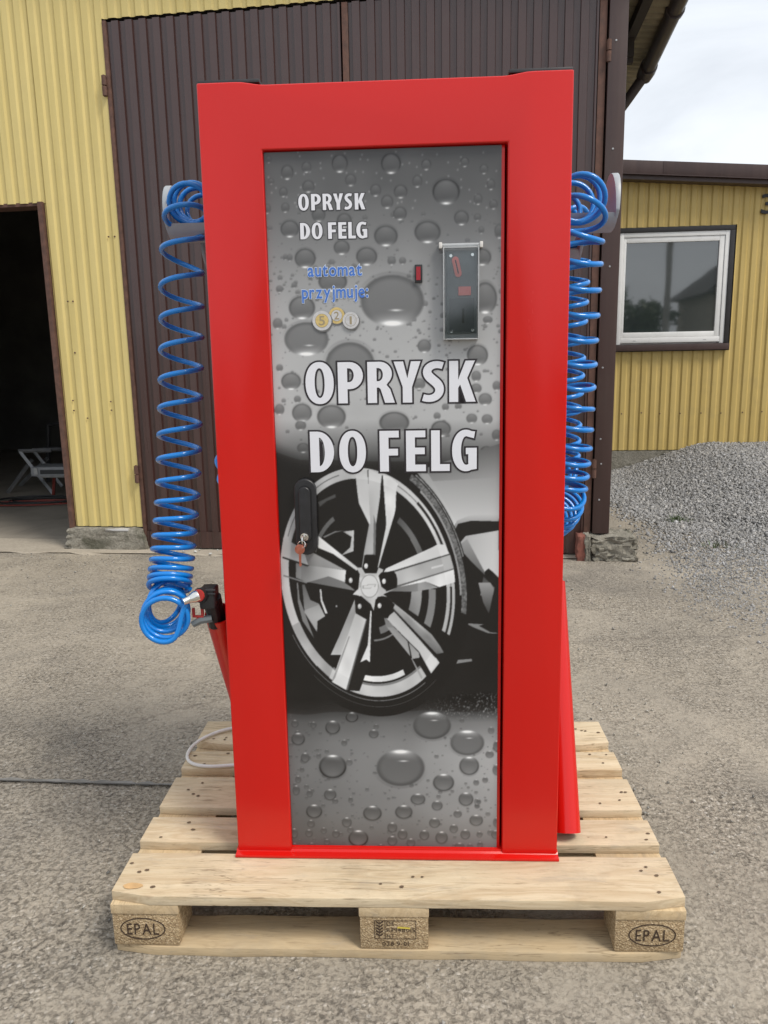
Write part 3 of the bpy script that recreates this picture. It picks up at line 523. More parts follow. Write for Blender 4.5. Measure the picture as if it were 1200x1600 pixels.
def coil(name, mat, cx, cy, rx, ry, turns, lab, r=.008, seed=0):
    rr = random.Random(seed); pts = []; n = int(turns*28)
    for i in range(n+1):
        a = i/28*2*math.pi; k = 1+.18*math.sin(a*.37+seed)+.05*math.sin(a*1.9+seed); pts.append((cx+rx*k*math.cos(a)+.06*math.sin(a*.21), cy+ry*k*math.sin(a), Z0+r+.002+.010*(i/n)+.004*math.sin(a*1.3)))
    tag(MB().tube(pts, r, 6).build(name, mat, smooth=True), lab, 'cable')
q = atz(62, 786); coil('floor_cable', 'black_rubber', q[0], q[1], .30, .17, 3.4, 'black cable lying in loops on the workshop floor under the stand', .009, 2)
q = atz(25, 789); coil('air_line', 'red_rubber', q[0]+.1, q[1]-.05, .42, .10, 1.25, 'thin dull red line curling on the workshop floor nearest the yard', .007, 5)
m_ = MB(); p0 = np.array(atz(27, 834, .0125)); p1 = np.array(atz(112, 805, .0125)); cr = []
for i in range(25): p = p0+(p1-p0)*i/24; j = random.uniform(-.006, .006); cr += [(p[0], p[1]+j-.006, .0167), (p[0], p[1]+j+.006, .0167)]
m_.add(cr, [(2*i, 2*i+2, 2*i+3, 2*i+1) for i in range(24)]); m_.build('floor_joint', 'joint_dark', bpy.data.objects['garage_floor'])

# what stands behind the camera: trees, a house and a pole across the road (seen mirrored in the window and the paint)
rt = random.Random(5)
def tree(name, x, y, hgt, wid, lab):
    t = empty(name, (x, y, 0), 0, lab, 'tree', 'trees across the road'); m_ = MB(); m_.tube([(x, y, -.05), (x+.1, y, hgt*.35), (x, y+.1, hgt*.7)], [.16, .12, .05], 8)
    for k in range(5): a = k*1.3; m_.tube([(x, y, hgt*(.3+.07*k)), (x+math.cos(a)*wid*.6, y+math.sin(a)*wid*.6, hgt*(.45+.09*k))], [.06, .02], 6)
    m_.build('trunk', 'bark', t); N = 2600; r = np.random.default_rng(abs(int(x*10))+99); cl = r.normal(size=(26, 3)); cl /= np.linalg.norm(cl, axis=1)[:, None]; cl = cl*np.array([wid, wid, hgt*.36])*r.uniform(.3, .9, (26, 1))+np.array([x, y, hgt*.62])
    c = cl[r.integers(0, 26, N)]+r.normal(size=(N, 3))*np.array([.42, .42, .36])*wid*.45; c[:, 2] = np.clip(c[:, 2], .4, hgt); d1 = r.normal(size=(N, 3))*.11; d2 = r.normal(size=(N, 3))*.11
    Vv = np.stack([c-d1, c-d2*.6, c+d1, c+d2*.6], 1).reshape(-1, 3); raw_mesh('crown', Vv-np.array([x, y, 0]), quads=np.arange(4*N).reshape(-1, 4), mat='leaf', parent=t)
for k, (x, y, h, w, lab) in enumerate([(-12, -33, 5.2, 2.2, 'broad green tree at the left end of the row across the road'), (-4.5, -35, 4.6, 2.1, 'second green tree from the left across the road'), (2.5, -34, 5.4, 2.2, 'tall green tree left of the pole across the road'), (9.0, -35, 5.6, 1.5, 'slim green tree behind the pole across the road'), (11.2, -35, 4.6, 1.5, 'small green tree beside the house across the road'), (25, -36, 6.0, 2.5, 'broad green tree right of the house across the road')]): tree('broadleaf_tree', x, y, h, w, lab)
hd = rng.random((9000, 3))*np.array([56, 1.6, 1.5])+np.array([-28, -31.5, 0]); d1 = rng.normal(size=(9000, 3))*.13; d2 = rng.normal(size=(9000, 3))*.13
tag(raw_mesh('hedge', np.stack([hd-d1, hd-d2, hd+d1, hd+d2], 1).reshape(-1, 3), quads=np.arange(36000).reshape(-1, 4), mat='leaf'), 'dense green hedge along the far side of the road', 'hedge', kind='stuff')
pl = empty('utility_pole', (8.84, -20, 0), 0, 'tall grey concrete utility pole across the road', 'pole'); m_ = MB(); m_.tube([(8.84, -20, 0), (8.84, -20, 8.5)], [.16, .10], 12); m_.build('mast', 'pole_concrete', pl); m_ = MB(); m_.box(8.04, 9.64, -20.06, -19.94, 8.0, 8.12); m_.build('cross_arm', 'pole_concrete', pl)
hs = empty('house', (17.5, -33, 0), 0, 'plain rendered house with a dark pitched roof across the road', 'house'); m_ = MB(); m_.box(13.4, 21.6, -37, -29, 0, 4.4); m_.build('wall', 'house_render', hs)
m_ = MB(); m_.prism([(12.8, 4.2), (22.2, 4.2), (17.5, 7.6)], -37.5, -28.5, 'y'); m_.build('roof', 'roof_tile', hs)
for x in (15, 17.5, 20): m_ = MB(); m_.box(x-.5, x+.5, -29.03, -28.98, 1.1, 2.3); m_.build('window', 'window_glass', hs)

# ================================================================== PALLET
pal = empty('wooden_pallet', (0, .4, 0), 0, 'pale wooden euro pallet on the ground carrying the red machine', 'pallet')
def plank(name, x0, x1, y0, y1, z0, z1, mat, ch=0., nail=None, wav=.0012, seed=0):
    # a board with slightly wavy edges; ch = chamfer on the two front corners seen from above
    r = random.Random(seed); nx = 14; vs = []; fs = []
    long_x = (x1-x0) > (y1-y0)
    for i in range(nx+1):
        a = i/nx; w = [r.uniform(-wav, wav) for _ in range(4)]
        if long_x:
            x = x0+(x1-x0)*a; cut = max(0, ch-(x-x0), ch-(x1-x)); vs += [(x, y0+cut+w[0], z0+abs(w[1])*.4), (x, y1+w[2], z0+abs(w[1])*.4), (x, y1+w[2], z1-abs(w[3])), (x, y0+cut+w[0]*.5, z1-abs(w[3]))]
        else:
            y = y0+(y1-y0)*a; vs += [(x0+w[0], y, z0), (x1+w[1], y, z0), (x1+w[2], y, z1), (x0+w[0], y, z1)]
    for i in range(nx): fs += [(4*i+k, 4*i+(k+1) % 4, 4*i+4+(k+1) % 4, 4*i+4+k) for k in range(4)]
    fs += [(0, 3, 2, 1), tuple(4*nx+k for k in range(4))]
    o = MB().add(vs, fs).build(name, mat, pal, bevel=.0016, seg=2, center=True)
    if nail:
        n = MB()
        for (x, y) in nail:
            k = r.uniform(.0030, .0048); n.add([(x+k*r.uniform(.8, 1.6)*math.cos(t*1.0472), y+k*r.uniform(.7, 1.1)*math.sin(t*1.0472), z1+.0012) for t in range(6)], [(0, 1, 2, 3, 4, 5)])
        n.v = [(a-o.location[0], b-.4-o.location[1], c-o.location[2]) for a, b, c in n.v]; no = n.build('nail_heads', 'nail_dark', o, local=True); tag(no, kind='stuff')
    return o
rn = random.Random(3)
def nails(y0, y1):
    out = []
    for cx in (-.53, 0, .53):
        for k in range(4 if y1-y0 > .12 else 3): out.append((cx+rn.uniform(-.06, .06), y0+(y1-y0)*rn.uniform(.15, .85)))
    return out
yb = [(0.0, .145), (.1863, .2863), (.3276, .4726), (.5139, .6139), (.6552, .8)]
for k, (a, b) in enumerate(yb): plank('deck_board', -.6, .6, a, b, .1222, .144, 'wood_long', .016 if k in (0, 4) else .004, nails(a, b), seed=k)
for k, c in enumerate((-.5275, 0, .5275)):
    plank('stringer_board', c-.0725, c+.0725, .001, .799, .1000, .1220, 'wood_cross', seed=20+k)
    for j, (a, b) in enumerate(((.003, .100), (.3275, .4725), (.700, .797))):
        o = MB().box(c-.0715, c+.0715, a, b, .0222, .0998).build('block', 'chip_block', pal, bevel=.003 if k == 1 else .006, seg=2, center=True)
        if j == 0: blk = o; (BL := globals().setdefault('BLK', {}))[k] = (o, a)
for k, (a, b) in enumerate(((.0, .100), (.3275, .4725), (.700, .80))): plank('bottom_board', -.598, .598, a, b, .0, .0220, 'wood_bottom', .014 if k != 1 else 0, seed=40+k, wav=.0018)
# big knots on the first deck board, bottom board and a wood scar
for (px, py, rx, rz_, mat) in ((207, 1384, .021, .010, 'wood_patch'),):
    c0 = atz(px, py, .1452); m_ = MB(); m_.add([(c0[0]+rx*math.cos(t*.4488)*random.uniform(.9, 1.1), c0[1]+rz_*math.sin(t*.4488)*random.uniform(.9, 1.1), .1453) for t in range(14)], [tuple(range(14))]); m_.build('knot', mat, pal)
# burnt-in marks on the blocks: front face at y = a
def flat_text(mb, s, x0, x1, z0, z1, y, off=.0, gap=.12):
    adv = []; ws = [];
    for chh in s:
        if chh == ' ': ws.append(None); continue
        v, f = glyph(chh, off); ws.append((v, f))
    cap = glyph('H', off)[0]; H = cap[:, 1].max(); tot = 0; pos = []
    for w in ws:
        if w is None: pos.append(tot); tot += .28; continue
        pos.append(tot); tot += (w[0][:, 0].max()-w[0][:, 0].min())+gap
    tot -= gap; sx = (x1-x0)/tot; sz = (z1-z0)/H
    for w, p in zip(ws, pos):
        if w is None: continue
        v, f = w; mb.add([(x0+(p+q[0]-v[:, 0].min())*sx, y, z0+q[1]*sz) for q in v], f)
def ring(mb, cx, cz, rx, rz, w, y, n=44):
    vs = []
    for k in range(n): a = 2*math.pi*k/n; j = 1+random.uniform(-.006, .006); vs += [((cx+rx*j*math.cos(a)), y, cz+rz*j*math.sin(a)), (cx+(rx-w)*j*math.cos(a), y, cz+(rz-w)*j*math.sin(a))]
    mb.add(vs, [(2*k, 2*((k+1) % n), 2*((k+1) % n)+1, 2*k+1) for k in range(n)])
def mark(k, mb, mat='burnt_mark', name='branded_mark'):
    o, a = BLK[k]; mb.v = [(x-o.location[0], y-.4-o.location[1], z-o.location[2]) for x, y, z in mb.v]; return mb.build(name, mat, o, local=True)
for k, cx in ((0, -.5335), (2, .5325)):
    m_ = MB(); ring(m_, cx, .0640, .0485, .0262, .0024, .0019); flat_text(m_, 'EPAL', cx-.034, cx+.034, .0500, .0765, .0017, .0, .16); mark(k, m_)
m_ = MB(); y = .0018
def frame(mb, x0, x1, z0, z1, w):
    for a in ((x0, x1, z0, z0+w), (x0, x1, z1-w, z1), (x0, x0+w, z0+w, z1-w), (x1-w, x1, z0+w, z1-w)): mb.add([(a[0], y, a[2]), (a[1], y, a[2]), (a[1], y, a[3]), (a[0], y, a[3])], [(0, 1, 2, 3)])
frame(m_, -.0415, .0460, .0470, .0915, .0012); m_.add([(-.0195, y, .048), (-.0183, y, .048), (-.0183, y, .0905), (-.0195, y, .0905)], [(0, 1, 2, 3)])
for q in range(5):                    # ear of wheat symbol
    z = .053+q*.0072
    for sx in (-1, 1): m_.add([(-.0305, y-.0001, z), (-.0305+sx*.0075, y-.0001, z+.0050), (-.0305+sx*.0080, y-.0001, z+.0085), (-.0305+sx*.001, y-.0001, z+.004)], [(0, 1, 2, 3)])
m_.add([(-.0310, y-.0002, .0495), (-.0300, y-.0002, .0495), (-.0300, y-.0002, .089), (-.0310, y-.0002, .089)], [(0, 1, 2, 3)])
flat_text(m_, 'DE-', -.0155, .006, .0790, .0885, y, .0, .16); flat_text(m_, 'RP148015', -.0155, .0440, .0640, .0735, y, .0, .14); flat_text(m_, 'HT', -.0150, .000, .0500, .0590, y, .0, .2); flat_text(m_, '028 9-01', -.025, .030, .0310, .0405, y, .0, .15); mark(1, m_)
m_ = MB(); m_.add([(.006, .0014, .0735), (.034, .0014, .0715), (.033, .0014, .0755), (.008, .0014, .0775)], [(0, 1, 2, 3)]); mark(1, m_, 'yellow_chalk', 'chalk_smear')

# ================================================================== THE RED MACHINE
PZ = .144
mac = empty('vending_machine', (0, .15, PZ), 0, 'tall red steel wheel-spray vending machine standing on the pallet', 'vending machine')
MF = lambda v: (v[0], .1425+v[1]+.025*(v[2]-.15)-.0062*v[0], v[2])     # (across, depth, height) -> place; it leans back a little
def mp_(name, mb, mat, par=None, **kw): return mb.build(name, mat, par or mac, fn=MF, **kw)
UL, UR, OL, OR_ = -.3565, .3595, -.2345, .2380; ZT, ZO, ZB, DEP = 1.7645, 1.6405, .1500, .37
dip = lambda u0, sg: [(u0+sg*x, ZT-.0065*float(smooth01(-.045, .010, np.array(x)))) for x in (-.05, -.035, -.02, -.01, 0., .010)]
out = [(UL, ZB), (OL, ZB), (OL, ZO), (OR_, ZO), (OR_, ZB), (UR, ZB), (UR, ZT)]+[(u, z) for u, z in dip(OR_, -1)]+[(u, z) for u, z in reversed(dip(OL, 1))]+[(UL, ZT)]
frm = mp_('front_frame', MB().prism(out, 0, DEP), 'red_powder_coat', bevel=.0042, seg=3)
for (a, b) in ((UL, OL), (OR_, UR)): mp_('end_cap', MB().box(a+.001, b-.001, .006, DEP-.006, ZT-.0005, ZT+.0065), 'black_cap', frm, bevel=.002)
mp_('back_panel', MB().box(OL-.001, OR_+.001, DEP-.06, DEP-.05, .17, ZO+.01), 'red_powder_coat')
mp_('bottom_bar', MB().box(OL-.001, OR_+.001, .004, DEP-.01, ZB-.004, .1600), 'red_powder_coat', bevel=.002)
fl = MB().prism([(-.0150, PZ+.0006), (DEP+.01, PZ+.0006), (DEP+.01, .1515), (.004, .1560), (-.001, .1515), (-.0150, .1505)], UL-.0035, UR+.0025, 'x'); mp_('base_plate', fl, 'red_powder_coat', bevel=.0012)

# door with its printed panel
DD = .013
PC = [front(413.5, 238.5, DD), front(783.5, 227, DD), front(776, 1326, DD), front(456.5, 1325, DD)]    # panel corners
PU0 = (PC[0][0]+PC[3][0])/2; PU1 = (PC[1][0]+PC[2][0])/2; PZ1 = (PC[0][2]+PC[1][2])/2; PZ0 = (PC[2][2]+PC[3][2])/2
dr = MB().box(PU0-.0022, PU1+.0068, DD, DD+.022, PZ0-.0035, PZ1+.0012); door = mp_('door', dr, 'red_powder_coat', bevel=.0015)
# artwork of the panel, worked out in the proportions of the panel itself (a, b in 0..1 -> drawing units)
NX, NY = 340, 1060
def unit(u, z):
    q = np.stack([u, .1425+DD+.025*(z-.15)-.0062*u, z], -1)-CAM; w = q@CF
    return 600+F_PX*(q@CR)/w, 800-F_PX*(q@CU)/w
SS = 2
ua = PU0+(PU1-PU0)*(np.arange(NX*SS)+.5)/(NX*SS); za = PZ0+(PZ1-PZ0)*(np.arange(NY*SS)+.5)/(NY*SS)
UU, ZZ = np.meshgrid(ua, za); AX, AY = unit(UU, ZZ); IMG = np.zeros(AX.shape, np.float32)
def lin(x, pts): xs, ys = zip(*pts); return np.interp(x, xs, ys)
fx = np.clip((AX-430)/350, 0, 1)
up = lin(AY, [(225, 76), (290, 84), (350, 110), (420, 138), (500, 160), (600, 174), (655, 172), (690, 122), (722, 70), (745, 36)])*(1-.13*fx*(AY < 480)*lin(AY, [(225, 1), (480, 0)]))
lo_ = lin(AY, [(1090, 30), (1108, 46), (1128, 82), (1160, 96), (1220, 98), (1270, 90), (1330, 72)])+fx*lin(AY, [(1090, 0), (1130, 40), (1180, 66), (1260, 58), (1330, 26)])
IMG[:] = np.where(AY < 745, up, np.where(AY > 1090, lo_, 34))
hzn = vnoise(AX*.9, AY*.9, 1., 71); IMG += (vnoise(AX/40, AY/40, 1., 72)-.5)*9
def region(x0, x1, y0, y1):
    msk = (AX > x0) & (AX < x1) & (AY > y0) & (AY < y1); r = np.where(msk.any(1))[0]; c = np.where(msk.any(0))[0]
    return (slice(r[0], r[-1]+1), slice(c[0], c[-1]+1)) if len(r) and len(c) else None
def poly(pts, g, g2=None, d=(0, 1), soft=0, alpha=1.):
    P = np.array(pts, float); s = region(P[:, 0].min(), P[:, 0].max(), P[:, 1].min(), P[:, 1].max())
    if s is None: return
    x, y = AX[s], AY[s]; ins = np.zeros(x.shape, bool); j = len(P)-1
    for i in range(len(P)):
        xi, yi, xj, yj = *P[i], *P[j]; cnd = ((yi > y) != (yj > y)) & (x < (xj-xi)*(y-yi)/((yj-yi) or 1e-9)+xi); ins ^= cnd; j = i
    val = g
    if g2 is not None: k = P@np.array(d, float); t = np.clip((x*d[0]+y*d[1]-k.min())/(k.max()-k.min()+1e-9), 0, 1); val = g+(g2-g)*t
    IMG[s] = np.where(ins, IMG[s]*(1-alpha)+val*alpha, IMG[s])
def drop(cx, cy, rx, ry, flip=False, k=1.):
    s = region(cx-rx*1.3, cx+rx*1.3, cy-ry*1.4, cy+ry*1.4)
    if s is None: return
    x = (AX[s]-cx)/rx; y = (AY[s]-cy)/ry*(-1 if flip else 1); r = np.hypot(x, y); bgv = IMG[s]; mloc = float(np.median(bgv))
    big = rx > 24; e = np.clip((1.03-r)/(.06+1.2/rx), 0, 1)
    body = mloc*.40+(42 if not big else 46)+(24 if not big else 6)*np.clip(-y*.9+.1, -.4, 1)*np.clip(1-(x*1.1)**2, 0, 1)
    body = body-((62 if flip else 46) if not big else 30)*smooth01(.72, .97, r)*np.clip(.55-y*.45, .15, 1)
    body = body+(60 if big else 48)*smooth01(.35, .93, y+.12*x)*np.clip(1-(x*1.15)**2, 0, 1)
    hl = np.exp(-((x/.30)**2+((y-.86)/.09)**2)); body = body+135*hl
    if big: body = body+120*np.exp(-(((x-.12)/.16)**2+((y-.36)/.035)**2))
    IMG[s] = bgv*(1-e*k)+np.clip(body, 18, 235)*e*k
    sh = np.clip(1-np.abs(r-1.07)/.09, 0, 1)*np.clip(-y, 0, 1)*.13*k; IMG[s] *= (1-sh)
rd = random.Random(11)
for _ in range(1150):
    x = rd.uniform(415, 785); y = rd.choice([rd.uniform(330, 470), rd.uniform(400, 560), rd.uniform(500, 690), rd.uniform(1112, 1326), rd.uniform(1150, 1326)]); r = min(5.5, rd.lognormvariate(.55, .5)); drop(x, y, r, r*rd.uniform(.85, 1.05), y > 1000, .8)
for _ in range(90):
    x = rd.uniform(415, 785); y = rd.uniform(235, 330); s = region(x-3, x+3, y-3, y+3)
    if s: IMG[s] += 45*np.exp(-(((AX[s]-x)/1.3)**2+((AY[s]-y)/1.6)**2))
UP = [(420, 250, 5, 6), (449, 270, 10, 12), (479, 262, 8, 9), (531, 256, 13, 15), (548, 282, 9, 10), (611, 256, 16, 17), (587, 298, 9, 10), (482, 292, 10, 10), (443, 301, 7, 8), (424, 284, 5, 5), (666, 258, 8, 9), (652, 284, 8, 10), (697, 300, 22, 21), (726, 254, 7, 8), (756, 265, 7, 8), (767, 289, 7, 9), (747, 312, 7, 9), (771, 320, 7, 8), (626, 300, 11, 11), (605, 316, 10, 11), (625, 334, 11, 11), (721, 341, 12, 12), (446, 325, 7, 8), (498, 336, 11, 12), (418, 327, 6, 8), (538, 345, 12, 12), (603, 369, 19, 17), (668, 363, 21, 18), (453, 358, 15, 14), (477, 404, 17, 16), (534, 387, 13, 12), (573, 401, 17, 15), (612, 408, 7, 7), (629, 408, 6, 6), (520, 440, 23, 17), (746, 340, 6, 6), (752, 360, 5, 6), (753, 402, 15, 14), (758, 466, 19, 26), (780, 362, 8, 12), (472, 481, 21, 19), (613, 470, 50, 41), (479, 530, 35, 27), (434, 506, 8, 9), (547, 570, 39, 36), (455, 596, 16, 14), (472, 645, 16, 15), (518, 651, 23, 19), (663, 541, 11, 11), (746, 555, 17, 17), (616, 660, 24, 17), (758, 624, 11, 10), (744, 607, 9, 8), (744, 588, 8, 9), (737, 654, 9, 8), (761, 655, 9, 8), (689, 670, 16, 13), (470, 665, 9, 8), (437, 575, 6, 6), (683, 650, 6, 6), (655, 600, 10, 9), (453, 403, 5, 6), (446, 402, 4, 5), (460, 446, 5, 5), (437, 452, 6, 6), (465, 624, 6, 6), (437, 640, 8, 9), (776, 603, 7, 8), (776, 680, 8, 9), (696, 636, 6, 6), (716, 635, 6, 5), (762, 500, 8, 6), (474, 700, 10, 8), (760, 705, 10, 8)]
for d in UP: drop(*d)
LOW = [(466, 1154, 11, 10), (520, 1136, 12, 11), (550, 1120, 10, 8), (584, 1146, 8, 7), (520, 1197, 22, 19), (626, 1199, 38, 29), (675, 1133, 30, 22), (730, 1160, 27, 20), (733, 1196, 16, 15), (693, 1222, 17, 14), (477, 1183, 7, 8), (516, 1241, 10, 9), (491, 1267, 13, 11), (582, 1270, 15, 12), (631, 1268, 14, 11), (653, 1248, 12, 9), (683, 1258, 9, 8), (728, 1248, 12, 11), (560, 1309, 16, 13), (542, 1284, 8, 8), (613, 1292, 8, 8), (613, 1313, 8, 8), (679, 1285, 9, 8), (715, 1271, 7, 6), (744, 1281, 11, 9), (709, 1294, 7, 7), (690, 1308, 10, 10), (727, 1303, 8, 8), (663, 1304, 8, 8), (629, 1303, 8, 8), (642, 1316, 7, 7), (765, 1178, 7, 6), (758, 1218, 5, 5), (744, 1222, 5, 5), (749, 1303, 5, 5), (718, 1322, 8, 6), (750, 1319, 5, 5), (776, 1165, 6, 9), (776, 1202, 7, 9), (776, 1284, 6, 8), (774, 1303, 7, 7), (486, 1286, 6, 6), (483, 1301, 6, 6), (506, 1297, 5, 5), (525, 1302, 6, 6), (461, 1130, 6, 6), (490, 1132, 5, 5), (538, 1160, 5, 5), (466, 1217, 5, 6), (463, 1234, 6, 8), (484, 1239, 5, 6), (472, 1202, 4, 4), (548, 1249, 4, 5), (524, 1251, 5, 4), (487, 1320, 6, 4), (511, 1315, 5, 5), (595, 1322, 6, 4), (460, 1301, 6, 8), (748, 1252, 4, 4), (745, 1259, 4, 4)]
for d in LOW: drop(*d, True)
# --- wheel picture
K5 = lambda P: [(440+x/6.667, 720+y/6.667) for x, y in P]; K6 = lambda P: [(600+x/6.316, 720+y/6.316) for x, y in P]; K7 = lambda P: [(440+x/6.667, 910+y/6.667) for x, y in P]; K8 = lambda P: [(600+x/6.316, 910+y/6.316) for x, y in P]
EP = np.array([(446, 930), (616, 744), (692, 847), (713, 930), (698, 1005), (660, 1062), (609.5, 1087), (560, 1082), (519, 1063), (500, 1045), (464, 994), (447, 962), (491, 753), (530, 736), (560, 732)], float)
ex_ = (EP-[580, 912])/100; A_ = np.stack([ex_[:, 0]**2, ex_[:, 0]*ex_[:, 1], ex_[:, 1]**2, ex_[:, 0], ex_[:, 1]], 1); cf = np.linalg.lstsq(A_, np.ones(len(EP)), rcond=None)[0]
x0_, y0_ = np.linalg.solve([[2*cf[0], cf[1]], [cf[1], 2*cf[2]]], [-cf[3], -cf[4]]); K0 = 1+cf[0]*x0_**2+cf[1]*x0_*y0_+cf[2]*y0_**2
dx = (AX-580)/100-x0_; dy = (AY-912)/100-y0_; ER = np.sqrt(np.clip((cf[0]*dx*dx+cf[1]*dx*dy+cf[2]*dy*dy)/K0, 0, None)); EA = np.degrees(np.arctan2(-dy, dx))
W = (AY > 735) & (AY < 1100)
blk = smooth01(700, 742, AY+18*np.clip((470-AX)/40, 0, 1)-12*fx); IMG[:] = np.where(AY < 900, IMG*(1-blk)+33*blk, IMG)
# car body on the right
poly([(650, 736), (790, 700), (790, 812), (742, 806), (713, 818)], 120, 196, (0, 1)); poly([(650, 736), (790, 690), (790, 745), (672, 752)], 92, 150, (.2, 1))
poly(K6([(360, 120), (440, 130), (715, 600), (680, 680)]), 150, 205, (0, 1)); poly(K6([(680, 690), (720, 590), (840, 540), (1000, 515), (1130, 530), (1130, 620), (860, 600), (760, 650), (720, 720)]), 190, 120, (0, 1))
poly(K6([(690, 700), (730, 620), (860, 590), (1130, 595), (1130, 690), (860, 740), (815, 730), (800, 790), (735, 820)]), 38); poly(K6([(735, 825), (805, 740), (1130, 685), (1130, 1150), (1080, 1100), (1030, 1060), (985, 1100), (1000, 1150), (860, 1000)]), 168, 205, (1, .3))
poly(K6([(740, 830), (820, 770), (990, 1090), (1120, 1326), (1000, 1326)]), 150, 60, (0, 1)); poly(K6([(760, 880), (850, 980), (1120, 1250), (1120, 1326), (760, 1326)]), 34); poly(K6([(980, 1140), (1090, 1250), (1075, 1326), (950, 1326)]), 60, 130, (0, 1)); poly(K6([(990, 1110), (1030, 1065), (1075, 1100), (1060, 1150), (1010, 1150)]), 30)
poly(K8([(930, 0), (1050, 0), (1085, 65), (1035, 310), (980, 200)]), 150, 55, (0, 1)); poly(K8([(805, 400), (990, 412), (935, 425), (1050, 490), (1115, 495), (1115, 502), (1030, 500), (880, 440)]), 125); poly(K8([(715, 762), (865, 752), (870, 775), (690, 803)]), 128)
tone = lambda msk, val, a=1.: IMG.__setitem__(slice(None), np.where(msk, IMG*(1-a)+val*a, IMG))
tone((ER < 1.17) & (AY > 735) & (AY < 1120), 33); nn = vnoise(AX/2.2, AY/2.2, 1., 77)
tone((ER > 1.075) & (ER < 1.135) & (EA > -18) & (EA < 68), 62+70*nn); tone((ER > 1.145) & (ER < 1.16) & (EA > 15) & (EA < 66), 90+60*nn); tone((ER > 1.055) & (ER < 1.075) & (EA > -8) & (EA < 60), 150)
tone((ER > 1.030) & (ER < 1.037) & (EA > -145) & (EA < -60), 120); tone((ER > 1.085) & (ER < 1.089) & (EA > -120) & (EA < -55), 80)
tone((ER > .905) & (ER < 1.0) & (AY > 730), 188+14*np.sin(np.radians(EA*2))); tone((ER > .952) & (ER < .960) & (((EA > 10) & (EA < 80)) | ((EA > 105) & (EA < 150)) | ((EA > -32) & (EA < 0))), 92); tone((ER < .905), 34)
tone((ER > .885) & (ER < .905) & (EA > -115) & (EA < -40), 120)
for a0, a1, r0, r1 in ((18, 58, .945, .972), (-34, -3, .945, .968)): tone((ER > r0) & (ER < r1) & (EA > a0) & (EA < a1), 46)
tone((ER > .87) & (ER < 1.0) & (EA > -58) & (EA < -33), 33); tone((ER > .86) & (ER < 1.0) & (EA > -121) & (EA < -112), 34); tone((ER > .90) & (ER < .995) & (EA > -150) & (EA < -112), 165)
tone((ER > .82) & (ER < .87) & (EA > -108) & (EA < -68), 205); tone((ER > .66) & (ER < .72) & (EA > 22) & (EA < 64), 72+34*np.cos(np.radians((EA-43)*4))); tone((ER > .655) & (ER < .662) & (EA > 20) & (EA < 45), 120)
tone((ER > .50) & (ER < .62) & (EA > -34) & (EA < -2), 138); tone((ER > .70) & (ER < .78) & (EA > -36) & (EA < -6), 126); tone((ER > .62) & (ER < .66) & (EA > 118) & (EA < 150), 96); tone((ER > .40) & (ER < .46) & (EA > -76) & (EA < -52), 110); tone((ER > .50) & (ER < .515) & (EA > -84) & (EA < -58), 120)
poly(K5([(400, 480), (380, 430), (560, 345), (565, 380), (470, 420), (385, 490)]), 74); poly(K5([(640, 735), (755, 722), (750, 940), (620, 985), (715, 900), (730, 790), (680, 760)]), 150, 205, (1, 0)); poly(K5([(430, 790), (560, 730), (640, 728), (560, 745), (450, 800)]), 120)
poly(K7([(215, 20), (240, 20), (300, 180), (390, 220), (455, 350), (375, 400), (370, 515), (240, 310)]), 90, 170, (.4, 1)); poly(K7([(160, 0), (172, 0), (190, 170), (340, 580), (220, 400), (170, 200)]), 120); poly(K7([(398, 70), (415, 70), (425, 180), (480, 320), (455, 320), (408, 190)]), 190)
tone((np.abs(AX-526) < 1.3) & (np.abs(AY-947) < 1.5), 150)
# spokes
poly(K5([(1055, 150), (1130, 165), (1215, 240), (1195, 300), (1188, 500), (1175, 560), (1010, 1112), (1000, 1108), (1085, 700), (1090, 640)]), 218, 196, (0, 1)); poly(K5([(1045, 150), (1055, 150), (1090, 640), (1085, 700), (1005, 1090), (985, 975), (985, 660), (1020, 380)]), 36)
poly(K5([(770, 140), (900, 90), (1040, 140), (1025, 380), (985, 660), (978, 980), (868, 980), (842, 1112), (835, 1110), (860, 940), (912, 660), (805, 440), (790, 330)]), 202, 150, (0, 1)); poly(K5([(770, 140), (900, 90), (903, 240), (925, 660), (912, 655), (805, 440)]), 188, 214, (0, 1)); poly(K5([(893, 92), (907, 92), (903, 240)]), 60); poly(K5([(960, 560), (985, 660), (978, 980), (955, 980)]), 110)
poly(K6([(0, 1092), (20, 1060), (480, 850), (530, 820), (600, 826), (645, 915), (560, 940), (100, 1080), (0, 1102)]), 222, 208, (1, 0)); poly(K6([(100, 1085), (650, 918), (690, 1060), (130, 1228), (132, 1160)]), 178, 168, (1, 0)); poly(K6([(100, 1080), (560, 942), (650, 912), (650, 926), (110, 1094)]), 70); poly(K6([(120, 1232), (690, 1058), (692, 1070), (130, 1245)]), 96)
poly(K6([(130, 1246), (690, 1070), (702, 1195), (545, 1245), (412, 1190)]), 200, 222, (1, 0)); poly(K6([(30, 1285), (130, 1246), (414, 1190), (535, 1250), (300, 1290)]), 100, 150, (1, 0)); tone((np.abs(AX-683) < 9) & (np.abs(AY-885+ (AX-683)*.25) < 1.6), 205)
poly(K8([(45, 160), (270, 340), (470, 510), (550, 620), (590, 690), (520, 705), (100, 260)]), 212, 86, (-.6, 1)); poly(K8([(0, 120), (45, 150), (540, 620), (520, 700), (100, 270), (0, 170)]), 150, 120, (0, 1), alpha=.35); poly(K8([(100, 285), (20, 352), (345, 680), (465, 897), (548, 790), (510, 738)]), 176, 206, (0, 1)); poly(K8([(100, 272), (118, 290), (520, 735), (505, 740)]), 44)
